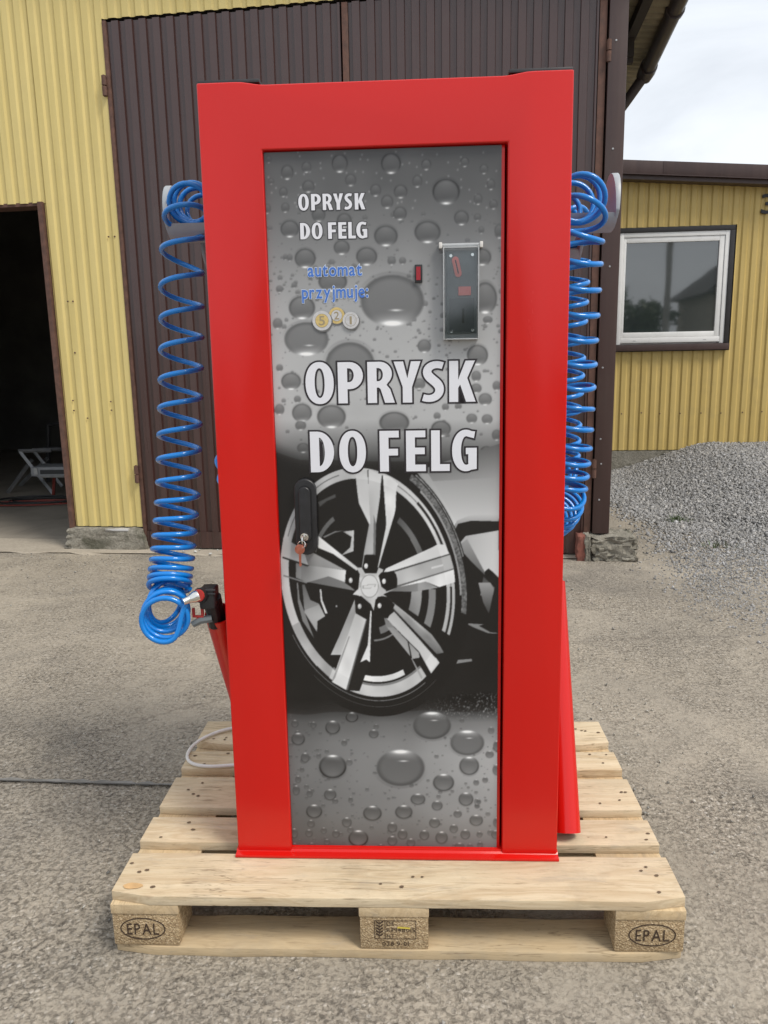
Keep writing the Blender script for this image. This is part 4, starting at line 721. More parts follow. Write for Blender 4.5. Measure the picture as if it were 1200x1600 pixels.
poly(K8([(0, 345), (20, 355), (235, 580), (345, 690), (352, 740), (280, 752), (20, 430)]), 118, 168, (0, 1)); poly(K8([(232, 578), (242, 580), (280, 755), (262, 735)]), 40); poly(K8([(265, 740), (280, 750), (382, 935), (370, 955), (330, 880)]), 150)
poly(K7([(762, 175), (772, 320), (630, 752), (512, 752), (600, 560)]), 158, 196, (0, 1)); poly(K7([(770, 318), (887, 385), (672, 1117), (522, 1032)]), 205, 216, (0, 1)); poly(K7([(700, 560), (712, 560), (560, 985), (528, 1035), (522, 1030)]), 150); poly(K7([(880, 385), (890, 388), (690, 1120), (672, 1117)]), 96); poly(K7([(690, 1120), (890, 390), (925, 330), (905, 650), (820, 830), (900, 805), (905, 870), (812, 1130)]), 40); poly(K7([(925, 290), (938, 300), (920, 832), (885, 800), (820, 830), (898, 650)]), 205)
poly(K5([(18, 790), (160, 880), (240, 965), (300, 1092), (10, 995)]), 172, 205, (1, .3)); poly(K5([(240, 965), (330, 955), (665, 1135), (280, 1092)]), 130, 160, (1, 0)); poly(K5([(150, 1058), (290, 1090), (672, 1138), (662, 1262), (490, 1200), (270, 1266), (150, 1215)]), 120, 216, (1, 0)); poly(K5([(490, 1200), (662, 1262), (770, 1352), (280, 1262)]), 96, 124, (1, 0)); poly(K5([(10, 995), (290, 1088), (270, 1100), (10, 1012)]), 52)
poly(K5([(388, 785), (470, 850), (805, 1120), (782, 1142), (540, 970), (383, 905)]), 218, 200, (0, 1)); poly(K5([(20, 1185), (270, 1262), (260, 1275), (20, 1200)]), 120)
# hub
poly(K5([(780, 1110), (835, 1110), (870, 1170), (990, 1170), (1010, 1110), (1060, 1130), (1040, 1200), (1090, 1360), (1180, 1330), (1060, 1390), (1110, 1420), (980, 1440), (960, 1560), (930, 1490), (800, 1400), (740, 1390), (800, 1330), (815, 1180)]), 190)
for P in (K5([(862, 990), (880, 975), (965, 975), (985, 990), (1005, 1130), (975, 1165), (880, 1170), (845, 1130)]), K5([(680, 1140), (720, 1125), (800, 1160), (812, 1200), (790, 1345), (760, 1335), (662, 1272), (665, 1190)]), K5([(1010, 1195), (1040, 1160), (1160, 1150), (1195, 1180), (1205, 1300), (1085, 1345), (1040, 1310)]), K7([(790, 145), (830, 140), (920, 215), (922, 330), (885, 380), (770, 300)]), K7([(1000, 150), (1050, 140), (1105, 150), (1180, 230), (1105, 375), (1050, 350), (970, 220)])): poly(P, 30)
for (x, y) in ((572, 884), (548, 906.5), (600, 908), (562, 947), (593, 946)):
    tone(((AX-x)/3.0)**2+((AY-y)/4.2)**2 < 1, 186); tone(((AX-x+.6)/1.4)**2+((AY-y+1)/2)**2 < 1, 225)
cap_ = ((AX-577.5)/14)**2+((AY-915.5)/18)**2; tone(cap_ < 1.0, 120); tone(cap_ < .90, 208)
bt = [(566, 914.5), (573, 914.5), (575, 912.5), (588, 912.5), (586, 917), (581, 917), (579, 919.5), (566.5, 919.5)]; poly(bt, 160); poly([(577.5+(x-577.2)*.80, 916+(y-916)*.72) for x, y in bt], 206)
met = (ER < 1.0) & ((((AX-577.5)/14)**2+((AY-915.5)/18)**2) > 1) & (IMG > 130) & (AY > 735); IMG += met*(30*(vnoise(AX/16, AY/26, 1., 101)-.5)+14*np.sin(np.radians(EA*5+ER*220))*(ER < .9))
# wet sparkle on the road at the lower right
sp = vnoise(AX/1.6, AY/1.6, 1., 91); wm = smooth01(630, 760, AX+40*(vnoise(AX/30, AY/30, 1., 92)-.5))*smooth01(1075, 1090, AY)*(1-smooth01(1112, 1126, AY)); IMG += wm*120*np.clip(sp-.62, 0, 1)*2.2
IMG -= wm*12
IMG = np.clip(np.where(IMG < 60, IMG*.55+10*(IMG/60)**2, IMG), 8, 240); G = IMG.reshape(NY, SS, NX, SS).mean((1, 3)); Gp = np.pad(G, 1, 'edge'); G = .5*G+.125*(Gp[:-2, 1:-1]+Gp[2:, 1:-1]+Gp[1:-1, :-2]+Gp[1:-1, 2:]); RGB = np.stack([G*.985, G*.992, G*1.0], -1)
wrm = np.clip((60-G)/40, 0, 1)[..., None]; RGB = RGB*(1-wrm)+np.stack([G*1.04, G*.98, G*.95], -1)*wrm
cx_ = AX.reshape(NY, SS, NX, SS).mean((1, 3)); cy_ = AY.reshape(NY, SS, NX, SS).mean((1, 3))
COLS = np.minimum(s2l(RGB)*1.08, .85).astype(np.float32)
u1 = PU0+(PU1-PU0)*(np.arange(NX)+.5)/NX; z1 = PZ0+(PZ1-PZ0)*(np.arange(NY)+.5)/NY; u1[0], u1[-1], z1[0], z1[-1] = PU0, PU1, PZ0, PZ1
UU1, ZZ1 = np.meshgrid(u1, z1); Yd = .1425+(DD-.0016)+.025*(ZZ1-.15)-.0062*UU1; Vp = np.stack([UU1, Yd, ZZ1], -1).reshape(-1, 3)-np.array([0, .15, PZ])
idx = np.arange(NX*NY).reshape(NY, NX); Q = np.stack([idx[:-1, :-1], idx[:-1, 1:], idx[1:, 1:], idx[1:, :-1]], -1).reshape(-1, 4)
pan = raw_mesh('printed_panel', Vp, quads=Q, mat='poster_print', cols=COLS.reshape(-1, 3), parent=door); pan['label'] = 'black and white print of water drops and a car wheel'
del AX, AY, IMG, ER, EA, UU, ZZ, dx, dy, nn, blk, up, lo_, hzn, fx

# condensed bold capitals drawn as outlines (unit height), filled as flat print
def arc(cx, cy, rx, ry, a0, a1, n=14, e=1.0):
    out = []
    for k in range(n+1):
        a = math.radians(a0+(a1-a0)*k/n); c_, s_ = math.cos(a), math.sin(a); out.append((cx+rx*math.copysign(abs(c_)**e, c_), cy+ry*math.copysign(abs(s_)**e, s_)))
    return out
def swept(cl_, wd):
    C = np.array(cl_, float); t = np.linspace(0, len(C)-1, 40); k = np.arange(len(C)); D = np.array([np.interp(t, k, C[:, q]) for q in (0, 1)]).T
    for _ in range(6): D[1:-1] = .25*D[:-2]+.5*D[1:-1]+.25*D[2:]
    g_ = np.gradient(D, axis=0); g_ /= np.linalg.norm(g_, axis=1)[:, None]; nr = np.stack([-g_[:, 1], g_[:, 0]], -1); w = np.interp(np.linspace(0, 1, 40), np.linspace(0, 1, len(wd)), wd)[:, None]/2
    return [tuple(p) for p in D+nr*w]+[tuple(p) for p in (D-nr*w)[::-1]]
def cap_shapes(ch):
    return {'O': (.635, [arc(.3175, .5, .3175, .512, 0, 354, 44, .92), arc(.3175, .5, .112, .362, 0, 352, 34, .92)]),
            'P': (.575, [[(0, 0), (.215, 0), (.215, .345), (.27, .345)]+arc(.27, .672, .305, .328, -90, 90)+[(0, 1)], [(.215, .515)]+arc(.255, .683, .110, .168, -90, 90)+[(.215, .851)]]),
            'R': (.635, [[(0, 0), (.215, 0), (.215, .375), (.262, .375), (.305, .335), (.405, 0), (.635, 0), (.530, .330), (.445, .437)]+arc(.285, .708, .290, .292, -48, 90)+[(0, 1)], [(.215, .530)]+arc(.255, .690, .108, .160, -90, 90)+[(.215, .850)]]),
            'Y': (.62, [[(.202, 0), (.418, 0), (.418, .380), (.62, 1), (.400, 1), (.312, .590), (.218, 1), (0, 1), (.202, .385)]]),
            'S': (.55, [swept([(.495, .885), (.40, .918), (.27, .915), (.155, .85), (.112, .735), (.165, .62), (.29, .525), (.40, .425), (.437, .295), (.385, .165), (.265, .092), (.135, .085), (.030, .118)], [.165, .17, .19, .215, .215, .19, .17, .165])]),
            'K': (.62, [[(0, 0), (.215, 0), (.215, .345), (.262, .425), (.402, 0), (.632, 0), (.430, .580), (.612, 1), (.392, 1), (.250, .640), (.215, .540), (.215, 1), (0, 1)]]),
            'D': (.555, [[(0, 0), (.17, 0)]+arc(.17, .5, .385, .5, -90, 90, 20)+[(0, 1)], [(.212, .150)]+arc(.212, .5, .128, .350, -90, 90, 16)+[(.212, .850)]]),
            'F': (.46, [[(0, 0), (.212, 0), (.212, .395), (.435, .395), (.435, .560), (.212, .560), (.212, .835), (.46, .835), (.46, 1), (0, 1)]]),
            'E': (.47, [[(0, 0), (.47, 0), (.47, .165), (.212, .165), (.212, .42), (.445, .42), (.445, .582), (.212, .582), (.212, .835), (.462, .835), (.462, 1), (0, 1)]]),
            'L': (.45, [[(0, 0), (.45, 0), (.45, .170), (.212, .170), (.212, 1), (0, 1)]]),
            'G': (.60, [[(.560, .965)]+arc(.335, .5, .335, .512, 68, 292, 26, .95)+[(.60, .045), (.60, .565), (.335, .565), (.335, .410), (.395, .410), (.395, .165)]+arc(.345, .5, .128, .352, 284, 76, 22, .95)+[(.530, .800)]])}[ch]
CAPG = {}
def capglyph(ch, off):
    if (ch, off) not in CAPG:
        wd, loops = cap_shapes(ch); c = bpy.data.curves.new('glyph', 'CURVE'); c.dimensions = '2D'; c.fill_mode = 'BOTH'; c.offset = off
        for lp in loops:
            sp_ = c.splines.new('POLY'); sp_.points.add(len(lp)-1); sp_.use_cyclic_u = True
            for pt, (x, y_) in zip(sp_.points, lp): pt.co = (x, y_, 0, 1)
        o = bpy.data.objects.new('glyph', c); COL.objects.link(o); bpy.context.view_layer.update(); me = bpy.data.meshes.new_from_object(o)
        CAPG[(ch, off)] = (np.array([x.co[:] for x in me.vertices]), [tuple(q.vertices) for q in me.polygons]); bpy.data.objects.remove(o); bpy.data.curves.remove(c); bpy.data.meshes.remove(me)
    return CAPG[(ch, off)]
# lettering on the door, each letter fitted to its own width
def letters(name, items, ytop, ybot, off, mat, dep, out=0., omat=None, slope=0.):
    for pas in ((1, out, omat, dep+.0003), (0, 0., mat, dep)) if omat else ((0, 0., mat, dep),):
        mb = MB()
        for chh, xa, xb in items:
            wd = cap_shapes(chh)[0]; yl = slope*(xa-items[0][1])
            pa = front(xa, ybot+yl, dep); pb = front(xb, ytop+yl, dep); v, f = capglyph(chh, pas[1])
            mb.add([(pa[0]+q[0]/wd*(pb[0]-pa[0]), pas[3], pa[2]+q[1]*(pb[2]-pa[2])) for q in v], f)
        o = mp_(name if not pas[0] else name+'_outline', mb, pas[2], door)
        if not pas[0]: last = o
    return last
DL = DD-.0026
letters('lettering', [('O', 478.5, 520.5), ('P', 529, 566.5), ('R', 575, 616), ('Y', 616, 657), ('S', 659, 695.5), ('K', 702, 742.5)], 566, 631, .050, 'print_white', DL, .042, 'print_outline', -.0125)
letters('lettering', [('D', 486, 521), ('O', 531, 571), ('F', 594, 623), ('E', 635, 665), ('L', 674, 702.5), ('G', 706.5, 745)], 674, 738, .050, 'print_white', DL, .042, 'print_outline', -.010)
letters('lettering', [('O', 466.5, 482), ('P', 486.5, 501), ('R', 504.5, 519.5), ('Y', 521, 536), ('S', 538, 550.5), ('K', 554.5, 570)], 303, 329, .042, 'print_white', DL, .045, 'print_outline', -.018)
letters('lettering', [('D', 469.5, 484), ('O', 487.5, 503.5), ('F', 513, 525), ('E', 529, 541), ('L', 544.5, 555.5), ('G', 557, 573.5)], 348, 374, .042, 'print_white', DL, .045, 'print_outline', -.018)
def line_text(name, s, xa, xb, ybase, xh, off, mat, omat, out, slope):
    for pas in ((1, out, omat, DL+.0003), (0, 0., mat, DL)):
        mb = MB(); pos = 0; lay = []
        for chh in s: v0, _ = glyph(chh, off); lay.append((chh, pos-v0[:, 0].min())); pos += v0[:, 0].max()-v0[:, 0].min()+.085
        pos -= .085; pa = front(xa, ybase, DL); pb = front(xb, ybase+slope*(xb-xa), DL); xm = glyph('x', off)[0][:, 1].max(); sz = (front(xa, ybase-xh, DL)[2]-pa[2])/xm
        for chh, p in lay:
            v, f = glyph(chh, off+pas[1]); mb.add([(pa[0]+(p+q[0])/pos*(pb[0]-pa[0]), pas[3], pa[2]+q[1]*sz) for q in v], f)
        mp_(name if not pas[0] else name+'_outline', mb, pas[2], door)
line_text('small_lettering', 'automat', 481, 565.5, 432, 13.5, .020, 'print_blue', 'print_pale_blue', .028, -.016)
line_text('small_lettering', 'przyjmuje:', 472, 575.5, 466.5, 13.5, .020, 'print_blue', 'print_pale_blue', .028, -.016)
# printed coins
simple('coin_silver', (.52, .52, .53), .35, 0, .12, 220); simple('coin_gold', (.58, .44, .17), .35, 0, .12, 220); simple('coin_line', (.30, .25, .16), .4); simple('coin_shadow', (.13, .13, .13), .5)
def disc(cx, cy, r, dep, n=28):
    c0 = front(cx, cy, dep); rr = front(cx+r, cy, dep)[0]-c0[0]; return MB().add([(c0[0]+rr*math.cos(6.2832*k/n), dep, c0[2]+rr*math.sin(6.2832*k/n)) for k in range(n)], [tuple(range(n))]), c0, rr
for (cx, cy, r, m1, m2, dg, k) in ((526, 493, 12.5, 'coin_gold', 'coin_silver', '2', 0), (503, 501, 15.0, 'coin_silver', 'coin_gold', '5', 1), (548, 500.5, 12.8, 'coin_silver', 'coin_silver', '1', 2)):
    b = DL-.0002-.0010*k; sh, _, _ = disc(cx+1.2, cy+1.6, r*1.05, b); mp_('coin_shadow', sh, 'coin_shadow', door)
    d1, c0, rr = disc(cx, cy, r, b-.0002); mp_('coin_print', d1, m1, door); d3, _, _ = disc(cx, cy, r*.70, b-.0004); mp_('coin_core', d3, 'coin_line', door); d2, _, _ = disc(cx, cy, r*.66, b-.0006); mp_('coin_core', d2, m2, door)
    v, f = glyph(dg, .01); lo, hi = v.min(0), v.max(0); mb = MB().add([(c0[0]+((q[0]-lo[0])/(hi[0]-lo[0])-.5)*rr*(.62 if dg != '1' else .26), b-.0008, c0[2]+((q[1]-lo[1])/(hi[1]-lo[1])-.5)*rr*.95) for q in v], f); mp_('coin_digit', mb, 'coin_line', door)

# coin acceptor with hinged clear cover
acc = MB(); A0 = front(697, 393, DD-.004); A1 = front(744.5, 521, DD-.004); ax0, ax1, az1, az0 = A0[0], A1[0], A0[2], A1[2]; D0 = DD-.002
acc.box(ax0, ax1, D0-.006, D0, az0, az1); acc = mp_('coin_acceptor', acc, 'acceptor_plate', bevel=.0015)
zs = lambda py: front(720, py, D0-.006)[2]; us = lambda px: front(px, 450, D0-.006)[0]
mp_('lower_plate', MB().box(us(702), us(741), D0-.0085, D0-.006, zs(519), zs(466)), 'acceptor_dark', acc, bevel=.001)
m_ = MB(); cc = (us(719), zs(432)); m_.prism([(cc[0]+.023*math.cos(t*.21), cc[1]+.024*math.sin(t*.21)) for t in range(30)], D0-.0066, D0-.006); mp_('dial', m_, 'acceptor_plate', acc)
m_ = MB(); q0 = np.array((us(711.5), zs(406.5))); q1 = np.array((us(716), zs(427.5))); dv = (q1-q0)/np.linalg.norm(q1-q0); nv = np.array((-dv[1], dv[0])); cap2 = []
for c_, s_ in ((q0, math.pi), (q1, 0)):
    for k in range(9): a = s_-math.pi/2+math.pi*k/8; cap2.append(c_+.0068*(dv*math.cos(a)+nv*math.sin(a)))
m_.prism([tuple(p) for p in cap2], D0-.0105, D0-.006); mp_('coin_slot', m_, 'slot_red', acc, bevel=.0008)
m_ = MB(); w_ = nv*.0011; m_.prism([tuple(q0-w_), tuple(q1-w_), tuple(q1+w_), tuple(q0+w_)], D0-.0112, D0-.0104); mp_('slot_opening', m_, 'slot_black', acc)
mp_('return_button', MB().box(us(716), us(735.5), D0-.0125, D0-.006, zs(462), zs(448)), 'slot_red', acc, bevel=.0012)
mp_('return_slot', MB().box(us(721.5), us(725.5), D0-.0092, D0-.0084, zs(505), zs(482)), 'slot_black', acc)
for (px, py) in ((704.5, 399.5), (738, 398.5), (705, 517), (738.5, 516)):
    c0 = (us(px), zs(py)); m_ = MB(); m_.cyl((c0[0], D0-.0085, c0[1]), (c0[0], D0-.006, c0[1]), .0030, 12); mp_('screw', m_, 'chrome', acc, smooth=True)
# clear cover: five thin walls and hinge barrel
C0 = front(692, 379, DD-.02); C1 = front(748.5, 530, DD-.02); cx0, cx1, cz1, cz0 = C0[0], C1[0], C0[2], C1[2]; f0, f1 = D0-.021, D0-.001
m_ = MB(); m_.box(cx0+.003, cx1-.003, f0, f0+.0018, cz0+.003, cz1-.011); cov = mp_('clear_cover', m_, 'clear_plastic')
for (a, b, c_, d_) in ((cx0, cx0+.0026, cz0, cz1-.008), (cx1-.0026, cx1, cz0, cz1-.008), (cx0+.0027, cx1-.0027, cz0, cz0+.0026), (cx0+.0027, cx1-.0027, cz1-.011, cz1-.0085)): mp_('cover_wall', MB().box(a, b, f0+.0002, f1, c_, d_), 'clear_edge', cov, bevel=.0007)
m_ = MB(); m_.cyl((cx0-.004, f1-.007, cz1-.004), (cx1+.004, f1-.007, cz1-.004), .0036, 12); mp_('hinge_pin', m_, 'clear_edge', cov, smooth=True)
for a in (cx0-.0075, cx1+.0015): m_ = MB(); m_.box(a, a+.0062, f1-.013, f1, cz1-.010, cz1+.0015); mp_('hinge_knuckle', m_, 'white_cable', cov, bevel=.0015)
# red display
E0 = front(648, 414, DD); E1 = front(660, 442, DD); mp_('display', MB().box(E0[0], E1[0], D0-.004, D0, E1[2], E0[2]), 'black_plastic', bevel=.0008); dsp = bpy.data.objects['display']
mp_('display_window', MB().box(E0[0]+.0028, E1[0]-.0036, D0-.0047, D0-.0038, E1[2]+.005, E0[2]-.004), 'led_red', dsp)
# swing handle, lock
def stad(x0, x1, z0, z1, n=10):
    r = (x1-x0)/2; cx = (x0+x1)/2; return [(cx+r*math.cos(math.pi*k/n), z1-r+r*math.sin(math.pi*k/n)) for k in range(n+1)]+[(cx-r*math.cos(math.pi*k/n), z0+r-r*math.sin(math.pi*k/n)) for k in range(n+1)]
H0 = front(459, 748, DD-.01); H1 = front(497.5, 866, DD-.01); hx0, hx1, hz1, hz0 = H0[0], H1[0], H0[2], H1[2]
han = mp_('door_handle', MB().prism(stad(hx0, hx1, hz0, hz1), D0-.015, D0), 'black_plastic', bevel=.004, seg=3)
mp_('handle_recess', MB().prism(stad(hx0+.009, hx1-.009, hz0+.010, hz1-.013), D0-.0156, D0-.0148), 'slot_black', han)
mp_('handle_lever', MB().prism(stad(hx0+.0105, hx1-.0115, hz0+.030, hz1-.0155), D0-.0235, D0-.0150), 'black_plastic', han, bevel=.003, seg=3)
lk = front(476.5, 838, DD-.02); m_ = MB(); m_.cyl((lk[0], D0-.026, lk[2]), (lk[0], D0-.014, lk[2]), .0085, 18); m_.cyl((lk[0], D0-.0285, lk[2]), (lk[0], D0-.0255, lk[2]), .0064, 18); mp_('lock_cylinder', m_, 'chrome', han, smooth=True)
m_ = MB(); m_.cyl((lk[0]-.001, D0-.0235, lk[2]-.017), (lk[0]-.001, D0-.015, lk[2]-.017), .0055, 14); mp_('lock_rim', m_, 'chrome', han, smooth=True)
key = empty('key', MF((lk[0], D0-.03, lk[2])), 0, 'pair of small coppery keys hanging from the lock of the black handle', 'key')
m_ = MB(); m_.box(lk[0]-.0012, lk[0]+.0012, D0-.046, D0-.0285, lk[2]-.004, lk[2]+.004); m_.cyl((lk[0]-.0012, D0-.05, lk[2]), (lk[0]+.0012, D0-.05, lk[2]), .0095, 16); m_.build('key_in_lock', 'chrome', key, fn=MF)
k0 = (lk[0]-.0065, lk[2]-.019); m_ = MB(); yy = D0-.052
m_.prism([(k0[0]+.0105*math.cos(t*.35), k0[1]+.0105*math.sin(t*.35)) for t in range(18)], yy-.0016, yy); m_.build('key_bow', 'copper_key', key, fn=MF, bevel=.0006)
m_ = MB(); m_.prism([(k0[0]-.0025, k0[1]-.010), (k0[0]+.0028, k0[1]-.010), (k0[0]+.0022, k0[1]-.030), (k0[0]+.0032, k0[1]-.032), (k0[0]+.0010, k0[1]-.037), (k0[0]-.0022, k0[1]-.035)], yy-.0013, yy-.0002); m_.build('key_blade', 'copper_key', key, fn=MF)
m_ = MB(); ringp = [(k0[0]+.004+.0075*math.cos(t*.45), yy-.0008+.003*math.sin(t*.9), k0[1]+.010+.0075*math.sin(t*.45)) for t in range(15)]; m_.tube(ringp, .0008, 6); m_.build('key_ring', 'chrome', key, fn=MF, smooth=True)

# grey hose hangers on both sides (a front and a rear one)
def hanger(sgn, u, d, z, wid=.105, hh=.120):
    # saddle: curved trough leaving the side, with an upright rounded lip at its outer end
    side = UL if sgn < 0 else UR; nn_ = 10; x0 = side+sgn*.0005; x1 = side+sgn*wid
    def sec(k, off): a = math.pi*(k/nn_); return (d+.052*math.cos(a)*(1+off*6), z-.030*math.sin(a)*(1+off*10)+.026)
    prof = [sec(k, 0.) for k in range(nn_+1)]+[sec(k, .012) for k in range(nn_, -1, -1)]
    m_ = MB(); m_.prism(prof, x0, x1, 'x'); h_ = mp_('hose_hanger', m_, 'grey_plastic', smooth=True)
    pl_ = [(d+.062*math.cos(a)*(1 if math.sin(a) > 0 else .95), z+.030+(hh-.035 if math.sin(a) > 0 else .034)*math.sin(a)) for a in [2*math.pi*k/28 for k in range(28)]]
    lip = MB(); n = len(pl_); lean = sgn*.010
    lip.add([(x1-sgn*.006, p[0], p[1]) for p in pl_]+[(x1+lean*(p[1]-z)/hh, p[0], p[1]) for p in pl_], [tuple(range(n)), tuple(range(2*n-1, n-1, -1))]+[(i, i+n, (i+1) % n+n, (i+1) % n) for i in range(n)])
    mp_('hanger_lip', lip, 'grey_plastic', h_, bevel=.0025, smooth=True)
    m_ = MB(); m_.prism([(x0, z-.055), (x0, z+.01), (x0+sgn*.062, z+.005), (x0+sgn*.045, z-.030)], d-.012, d+.012, 'y'); mp_('hanger_bracket', m_, 'grey_plastic', h_, bevel=.003)
hanger(-1, 0, .225, 1.512, .128); hanger(1, 0, .225, 1.510, .130)
hanger(-1, 0, .345, 1.455, .080); hanger(1, 0, .345, 1.450, .080)
# holster pipes welded to the sides
pa, pb = np.array(aty(341, 957, .225)), None
lp0 = np.array([-.3885, .222, .690]); lp1 = np.array([-.3885, .400, .400])
m_ = MB(); m_.pipe(lp0, lp1, .0305, .0275); hp = m_.build('holster_pipe', 'red_powder_coat', mac, smooth=True); m_ = MB(); m_.cyl(lp1*.98+lp0*.02, lp1*.97+lp0*.03, .0272, 20); m_.build('pipe_bottom', 'slot_black', hp)
rp0 = np.array([.3955, .212, .160]); rp1 = np.array([.3955, .480, .680])
m_ = MB(); m_.pipe(rp1, rp0, .0305, .0275); hp2 = m_.build('holster_pipe', 'red_powder_coat', mac, smooth=True)

# ================================================================== COILED HOSES
def helix(ctrl, rad, turns, ph=0., hand=1, lead_in=(), lead_out=(), step=30):
    # ctrl: centre line points with cumulative turn numbers; the tube winds round that line
    C = np.array([c[:3] for c in ctrl], float); T = np.array([c[3] for c in ctrl], float); Rr = np.array([c[4] if len(c) > 4 else rad for c in ctrl], float)
    t = np.linspace(T[0], T[-1], int((T[-1]-T[0])*step)+1)
    def cub(Yv):
        m = np.gradient(Yv, T); i = np.clip(np.searchsorted(T, t, 'right')-1, 0, len(T)-2); h = T[i+1]-T[i]; q = (t-T[i])/h
        return (2*q**3-3*q**2+1)*Yv[i]+(q**3-2*q**2+q)*h*m[i]+(-2*q**3+3*q**2)*Yv[i+1]+(q**3-q**2)*h*m[i+1]
    c = np.stack([cub(C[:, k]) for k in range(3)], -1); r = cub(Rr); tg = np.gradient(c, axis=0); tg /= np.linalg.norm(tg, axis=1)[:, None]+1e-12
    u = np.cross(tg[0], [0, 1., .2]); u /= np.linalg.norm(u); out = []
    for i in range(len(t)):
        u = u-tg[i]*(u@tg[i]); u /= np.linalg.norm(u); w = np.cross(tg[i], u); a = ph+hand*2*math.pi*t[i]; out.append(c[i]+r[i]*(math.cos(a)*u+math.sin(a)*w))
    return [np.array(p) for p in lead_in]+out+[np.array(p) for p in lead_out]
def soften(pts, k=2):
    P = np.array(pts, float)
    for _ in range(k): P[1:-1] = .25*P[:-2]+.5*P[1:-1]+.25*P[2:]
    return P
HR = .0057
def P3(px, py, y): return tuple(aty(px, py, y))
cl = [(*P3(322, 332, .47), -2, .032), (*P3(312, 324, .43), -1, .038), (*P3(304, 317, .395), .1, .041), (*P3(297, 317, .365), 1.2, .043), (*P3(291, 330, .340), 2.2, .044), (*P3(287, 368, .330), 3.1, .045)]
for k, (py, px) in enumerate(((425, 284), (478, 284), (526, 283.5), (574, 283), (620, 282), (662, 281), (702, 280), (739, 279), (773, 277.5), (803, 275.5), (829, 273.5), (851, 271.5), (870, 269.5), (886, 267.5), (899, 266), (910, 265), (919, 264.5))): cl.append((*P3(px, py, .328-.0072*k), 4.1+k, .0455))
path = list(helix(cl, .0455, 0, ph=2.0, hand=1))
# the lowest turns fan out from one side like a bunch of rings
Lp = np.array(P3(233, 951, .190)); rr_ = .0475; bun = []; NT_ = 5.611; last = path[-1]
for k in range(int(NT_*36)+1):
    tn = k/36; ph_ = math.radians(66*(1-tn/NT_)**1.1); e_ = np.array([math.cos(ph_), math.sin(ph_)*.9, .10*math.sin(ph_)]); a = math.radians(70)+2*math.pi*tn
    bun.append(Lp+np.array([0, -.010*tn, -.0012*tn+.004*math.sin(tn*2.1)])+rr_*(1+.03*math.sin(tn*1.7))*(e_*(1+math.cos(a))+np.array([0, 0, math.sin(a)])))
b0 = bun[0]; mid = [last+(b0-last)*s_+np.array([.0, .012, -.006])*math.sin(math.pi*s_) for s_ in (.25, .5, .75)]
con = np.array(P3(296, 936, .150)); last = bun[-1]
tg_ = bun[-1]-bun[-3]; tg_ /= np.linalg.norm(tg_); pd = con-np.array(P3(283, 945, .150)); pd /= np.linalg.norm(pd); q0_, q1_, q2_, q3_ = last, last+tg_*.035, con-pd*.035, con; tail = [q0_*(1-s_)**3+3*q1_*s_*(1-s_)**2+3*q2_*s_*s_*(1-s_)+q3_*s_**3 for s_ in np.linspace(.1, .96, 10)]
path = soften(path+mid+bun+tail, 2)
hl_ = MB().tube(path, HR, 12).build('coiled_hose', 'blue_hose', smooth=True); tag(hl_, 'long blue spiral hose stretched down the left side to the spray gun', 'hose', 'blue spiral hoses')
ca = [(*P3(868, 332, .43), -2.2, .030), (*P3(884, 324, .385), -1.4, .040), (*P3(896, 316, .35), -.6, .044), (*P3(903, 310, .320), .4, .047), (*P3(908, 312, .292), 1.4, .049), (*P3(909, 330, .270), 2.2, .049), (*P3(905, 362, .262), 3.0, .049)]
for k, (py, px) in enumerate(((396, 902), (436, 900), (476, 898), (515, 896.5), (553, 895), (589, 893.5), (624, 892), (657, 890.5), (687, 889), (712, 887), (733, 885), (752, 883), (769, 880.5))): ca.append((*P3(px, py, .270+.0145*min(k, 6)+.005*max(0, k-6)), 4.0+k, .0500))
n_ = ca[-1][3]; ca += [(*P3(877, 785, .410), n_+1.2, .051), (*P3(872, 797, .435), n_+2.5, .051), (*P3(865, 806, .470), n_+4.0, .051), (*P3(855, 811, .510), n_+5.6, .051), (*P3(840, 810, .560), n_+7.2, .051)]
path = soften(helix(ca, .05, 0, ph=.6, hand=-1), 1); path = list(path)+[np.array([.385, .60, .80]), np.array([.392, .52, .86]), np.array([.3915, .50, .78])]
tag(MB().tube(soften(path, 1), HR, 12).build('coiled_hose', 'blue_hose', smooth=True), 'blue spiral hose nearest the camera on the right side of the machine', 'hose', 'blue spiral hoses')
cb_ = [(.415, .62, 1.545, 0, .042), (.425, .56, 1.55, 1.0, .043), (.432, .525, 1.53, 2.0, .043)]
for k in range(13): cb_.append((.428-.0006*k, .530+.002*k, 1.475-.047*k+.0008*k*k*.5, 3.0+k, .0435))
q_ = cb_[-1]; cb_ += [(q_[0]-.005, q_[1]+.03, q_[2]-.03, q_[3]+1.1, .044), (q_[0]-.02, q_[1]+.07, q_[2]-.04, q_[3]+2.4, .044), (q_[0]-.04, q_[1]+.12, q_[2]-.035, q_[3]+3.8, .044)]
tag(MB().tube(soften(helix(cb_, .043, 0, ph=1.4, hand=1), 1), HR, 12).build('coiled_hose', 'blue_hose', smooth=True), 'blue spiral hose hanging behind the nearer one on the right side', 'hose', 'blue spiral hoses')
tag(MB().tube(soften(helix([( -.440+.006*math.sin(k*1.7), .64+.004*k, .990-.0090*k, k*1.0, .040) for k in range(10)], .04, 0, ph=.3, hand=-1), 1), HR, 12).build('coiled_hose', 'blue_hose', smooth=True), 'blue hose coils peeping out behind the left edge of the machine', 'hose', 'blue spiral hoses')

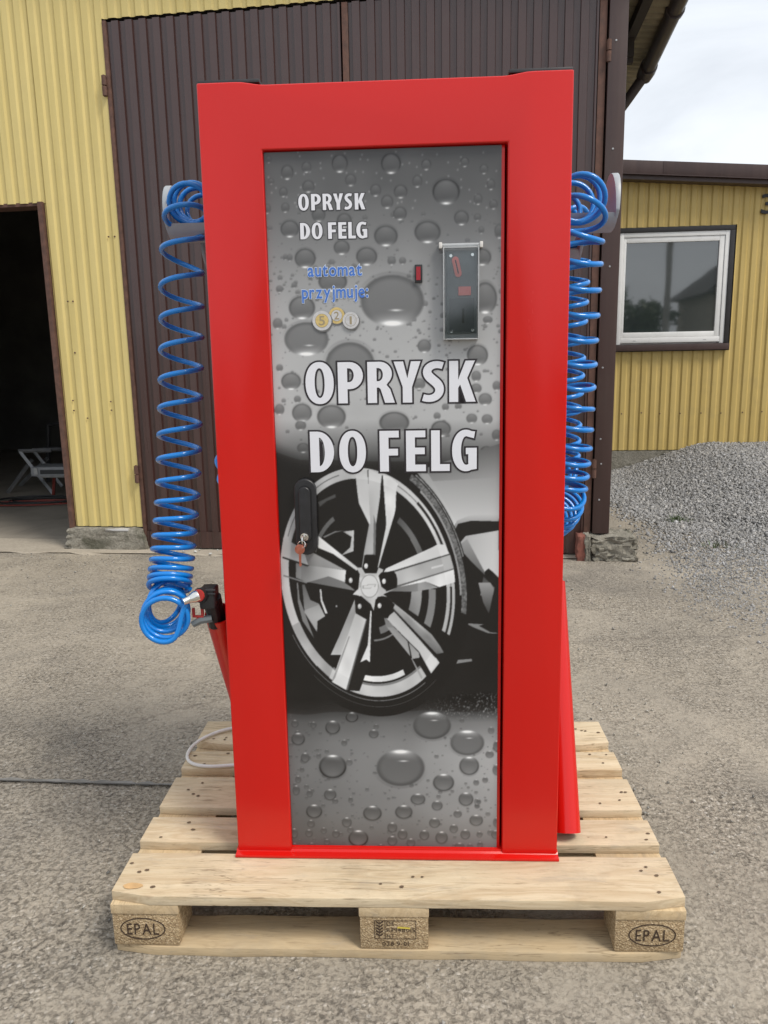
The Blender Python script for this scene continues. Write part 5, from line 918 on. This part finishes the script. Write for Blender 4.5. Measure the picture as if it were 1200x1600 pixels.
# ================================================================== SPRAY GUN in the left holster
gun = empty('spray_gun', tuple(P3(326, 960, .19)), 0, 'black spray gun with red trigger guard resting in the left holster pipe', 'spray gun')
def gp(name, px0, px1, py0, py1, y0, y1, mat, bev=.004, par=None):
    a = aty(px0, py1, (y0+y1)/2); b = aty(px1, py0, (y0+y1)/2); return MB().box(a[0], b[0], y0, y1, a[2], b[2]).build(name, mat, par or gun, bevel=bev, seg=3)
bod = gp('body', 316, 338, 916, 948, .172, .215, 'black_plastic', .006)
gp('body_rib', 317.5, 336.5, 921, 923.5, .1695, .173, 'black_cap', .001, bod); gp('body_rib', 317.5, 336.5, 927, 929, .1695, .173, 'black_cap', .001, bod)
a = np.array(P3(330, 945, .195)); b = np.array(P3(336, 978, .215)); MB().tube([a, a*.5+b*.5+(.002, 0, 0), b], [.0165, .0150, .0135], 10).build('grip', 'black_plastic', gun, smooth=True)
MB().tube([np.array(lp0)+(0, -.02, .045), np.array(lp0)*.75+np.array(lp1)*.25], [.014, .010], 12).build('nozzle_tube', 'black_plastic', gun, smooth=True)
c1 = np.array(P3(297, 936, .150)); c2 = np.array(P3(309, 931, .160)); c3 = np.array(P3(317, 929, .180))
sw = MB().tube([c1-(c2-c1)*.9, c1, c1+(c2-c1)*.5, c2], [.0070, .0085, .0125, .0128], 14).build('hose_connector', 'chrome', gun, smooth=True)
for k in range(4): q = c1-(c2-c1)*(.85-.2*k); MB().tube([q, q+(c2-c1)*.07], .0082, 12).build('spring_guard', 'chrome', sw, smooth=True)
MB().tube([c2, c2+(c3-c2)*.25], [.0135, .0135], 14).build('red_seal', 'gun_red', sw, smooth=True); MB().tube([c2+(c3-c2)*.25, c2+(c3-c2)*.4], [.0125, .0125], 14).build('brass_collar', 'brass_fitting', sw, smooth=True); MB().tube([c2+(c3-c2)*.4, c3], [.0165, .0165], 16).build('swivel', 'black_plastic', sw, smooth=True)
tr = gp('trigger_guard', 301, 304, 950, 964, .180, .186, 'gun_red', .001)
for (a_, b_, c_, d_) in ((301, 318, 961.5, 964.5), (314.5, 317.5, 944, 961), (308, 311.5, 965, 973)): gp('guard_bar', a_, b_, c_, d_, .1805,   .1865, 'gun_red', .0008, tr)
a, b = np.array(P3(301, 976, .180)), np.array(P3(331, 966, .190)); MB().tube([a, a*.6+b*.4+(0, 0, .004), b], [.0075, .0085, .0095], 8).build('trigger_lever', 'acceptor_plate', gun, smooth=True)

# ================================================================== CABLE on the pallet
cp = [atz(*q, .149) for q in ((430, 1128), (395, 1132), (362, 1139), (345, 1142.5), (328, 1149), (310, 1158), (298, 1168), (291.5, 1180), (292, 1188), (299, 1194.5), (314, 1198.5), (335, 1199), (357, 1197), (385, 1195), (420, 1196))]
cp = np.array(cp); tt = np.linspace(0, len(cp)-1, 90); cpp = np.stack([np.interp(tt, range(len(cp)), cp[:, k]) for k in range(3)], -1); cpp = soften(cpp, 25); cpp[:, 2] += .0022
tag(MB().tube(cpp, .0046, 10).build('power_cable', 'white_cable', smooth=True), 'white power cable looping out over the pallet from behind the machine', 'cable')
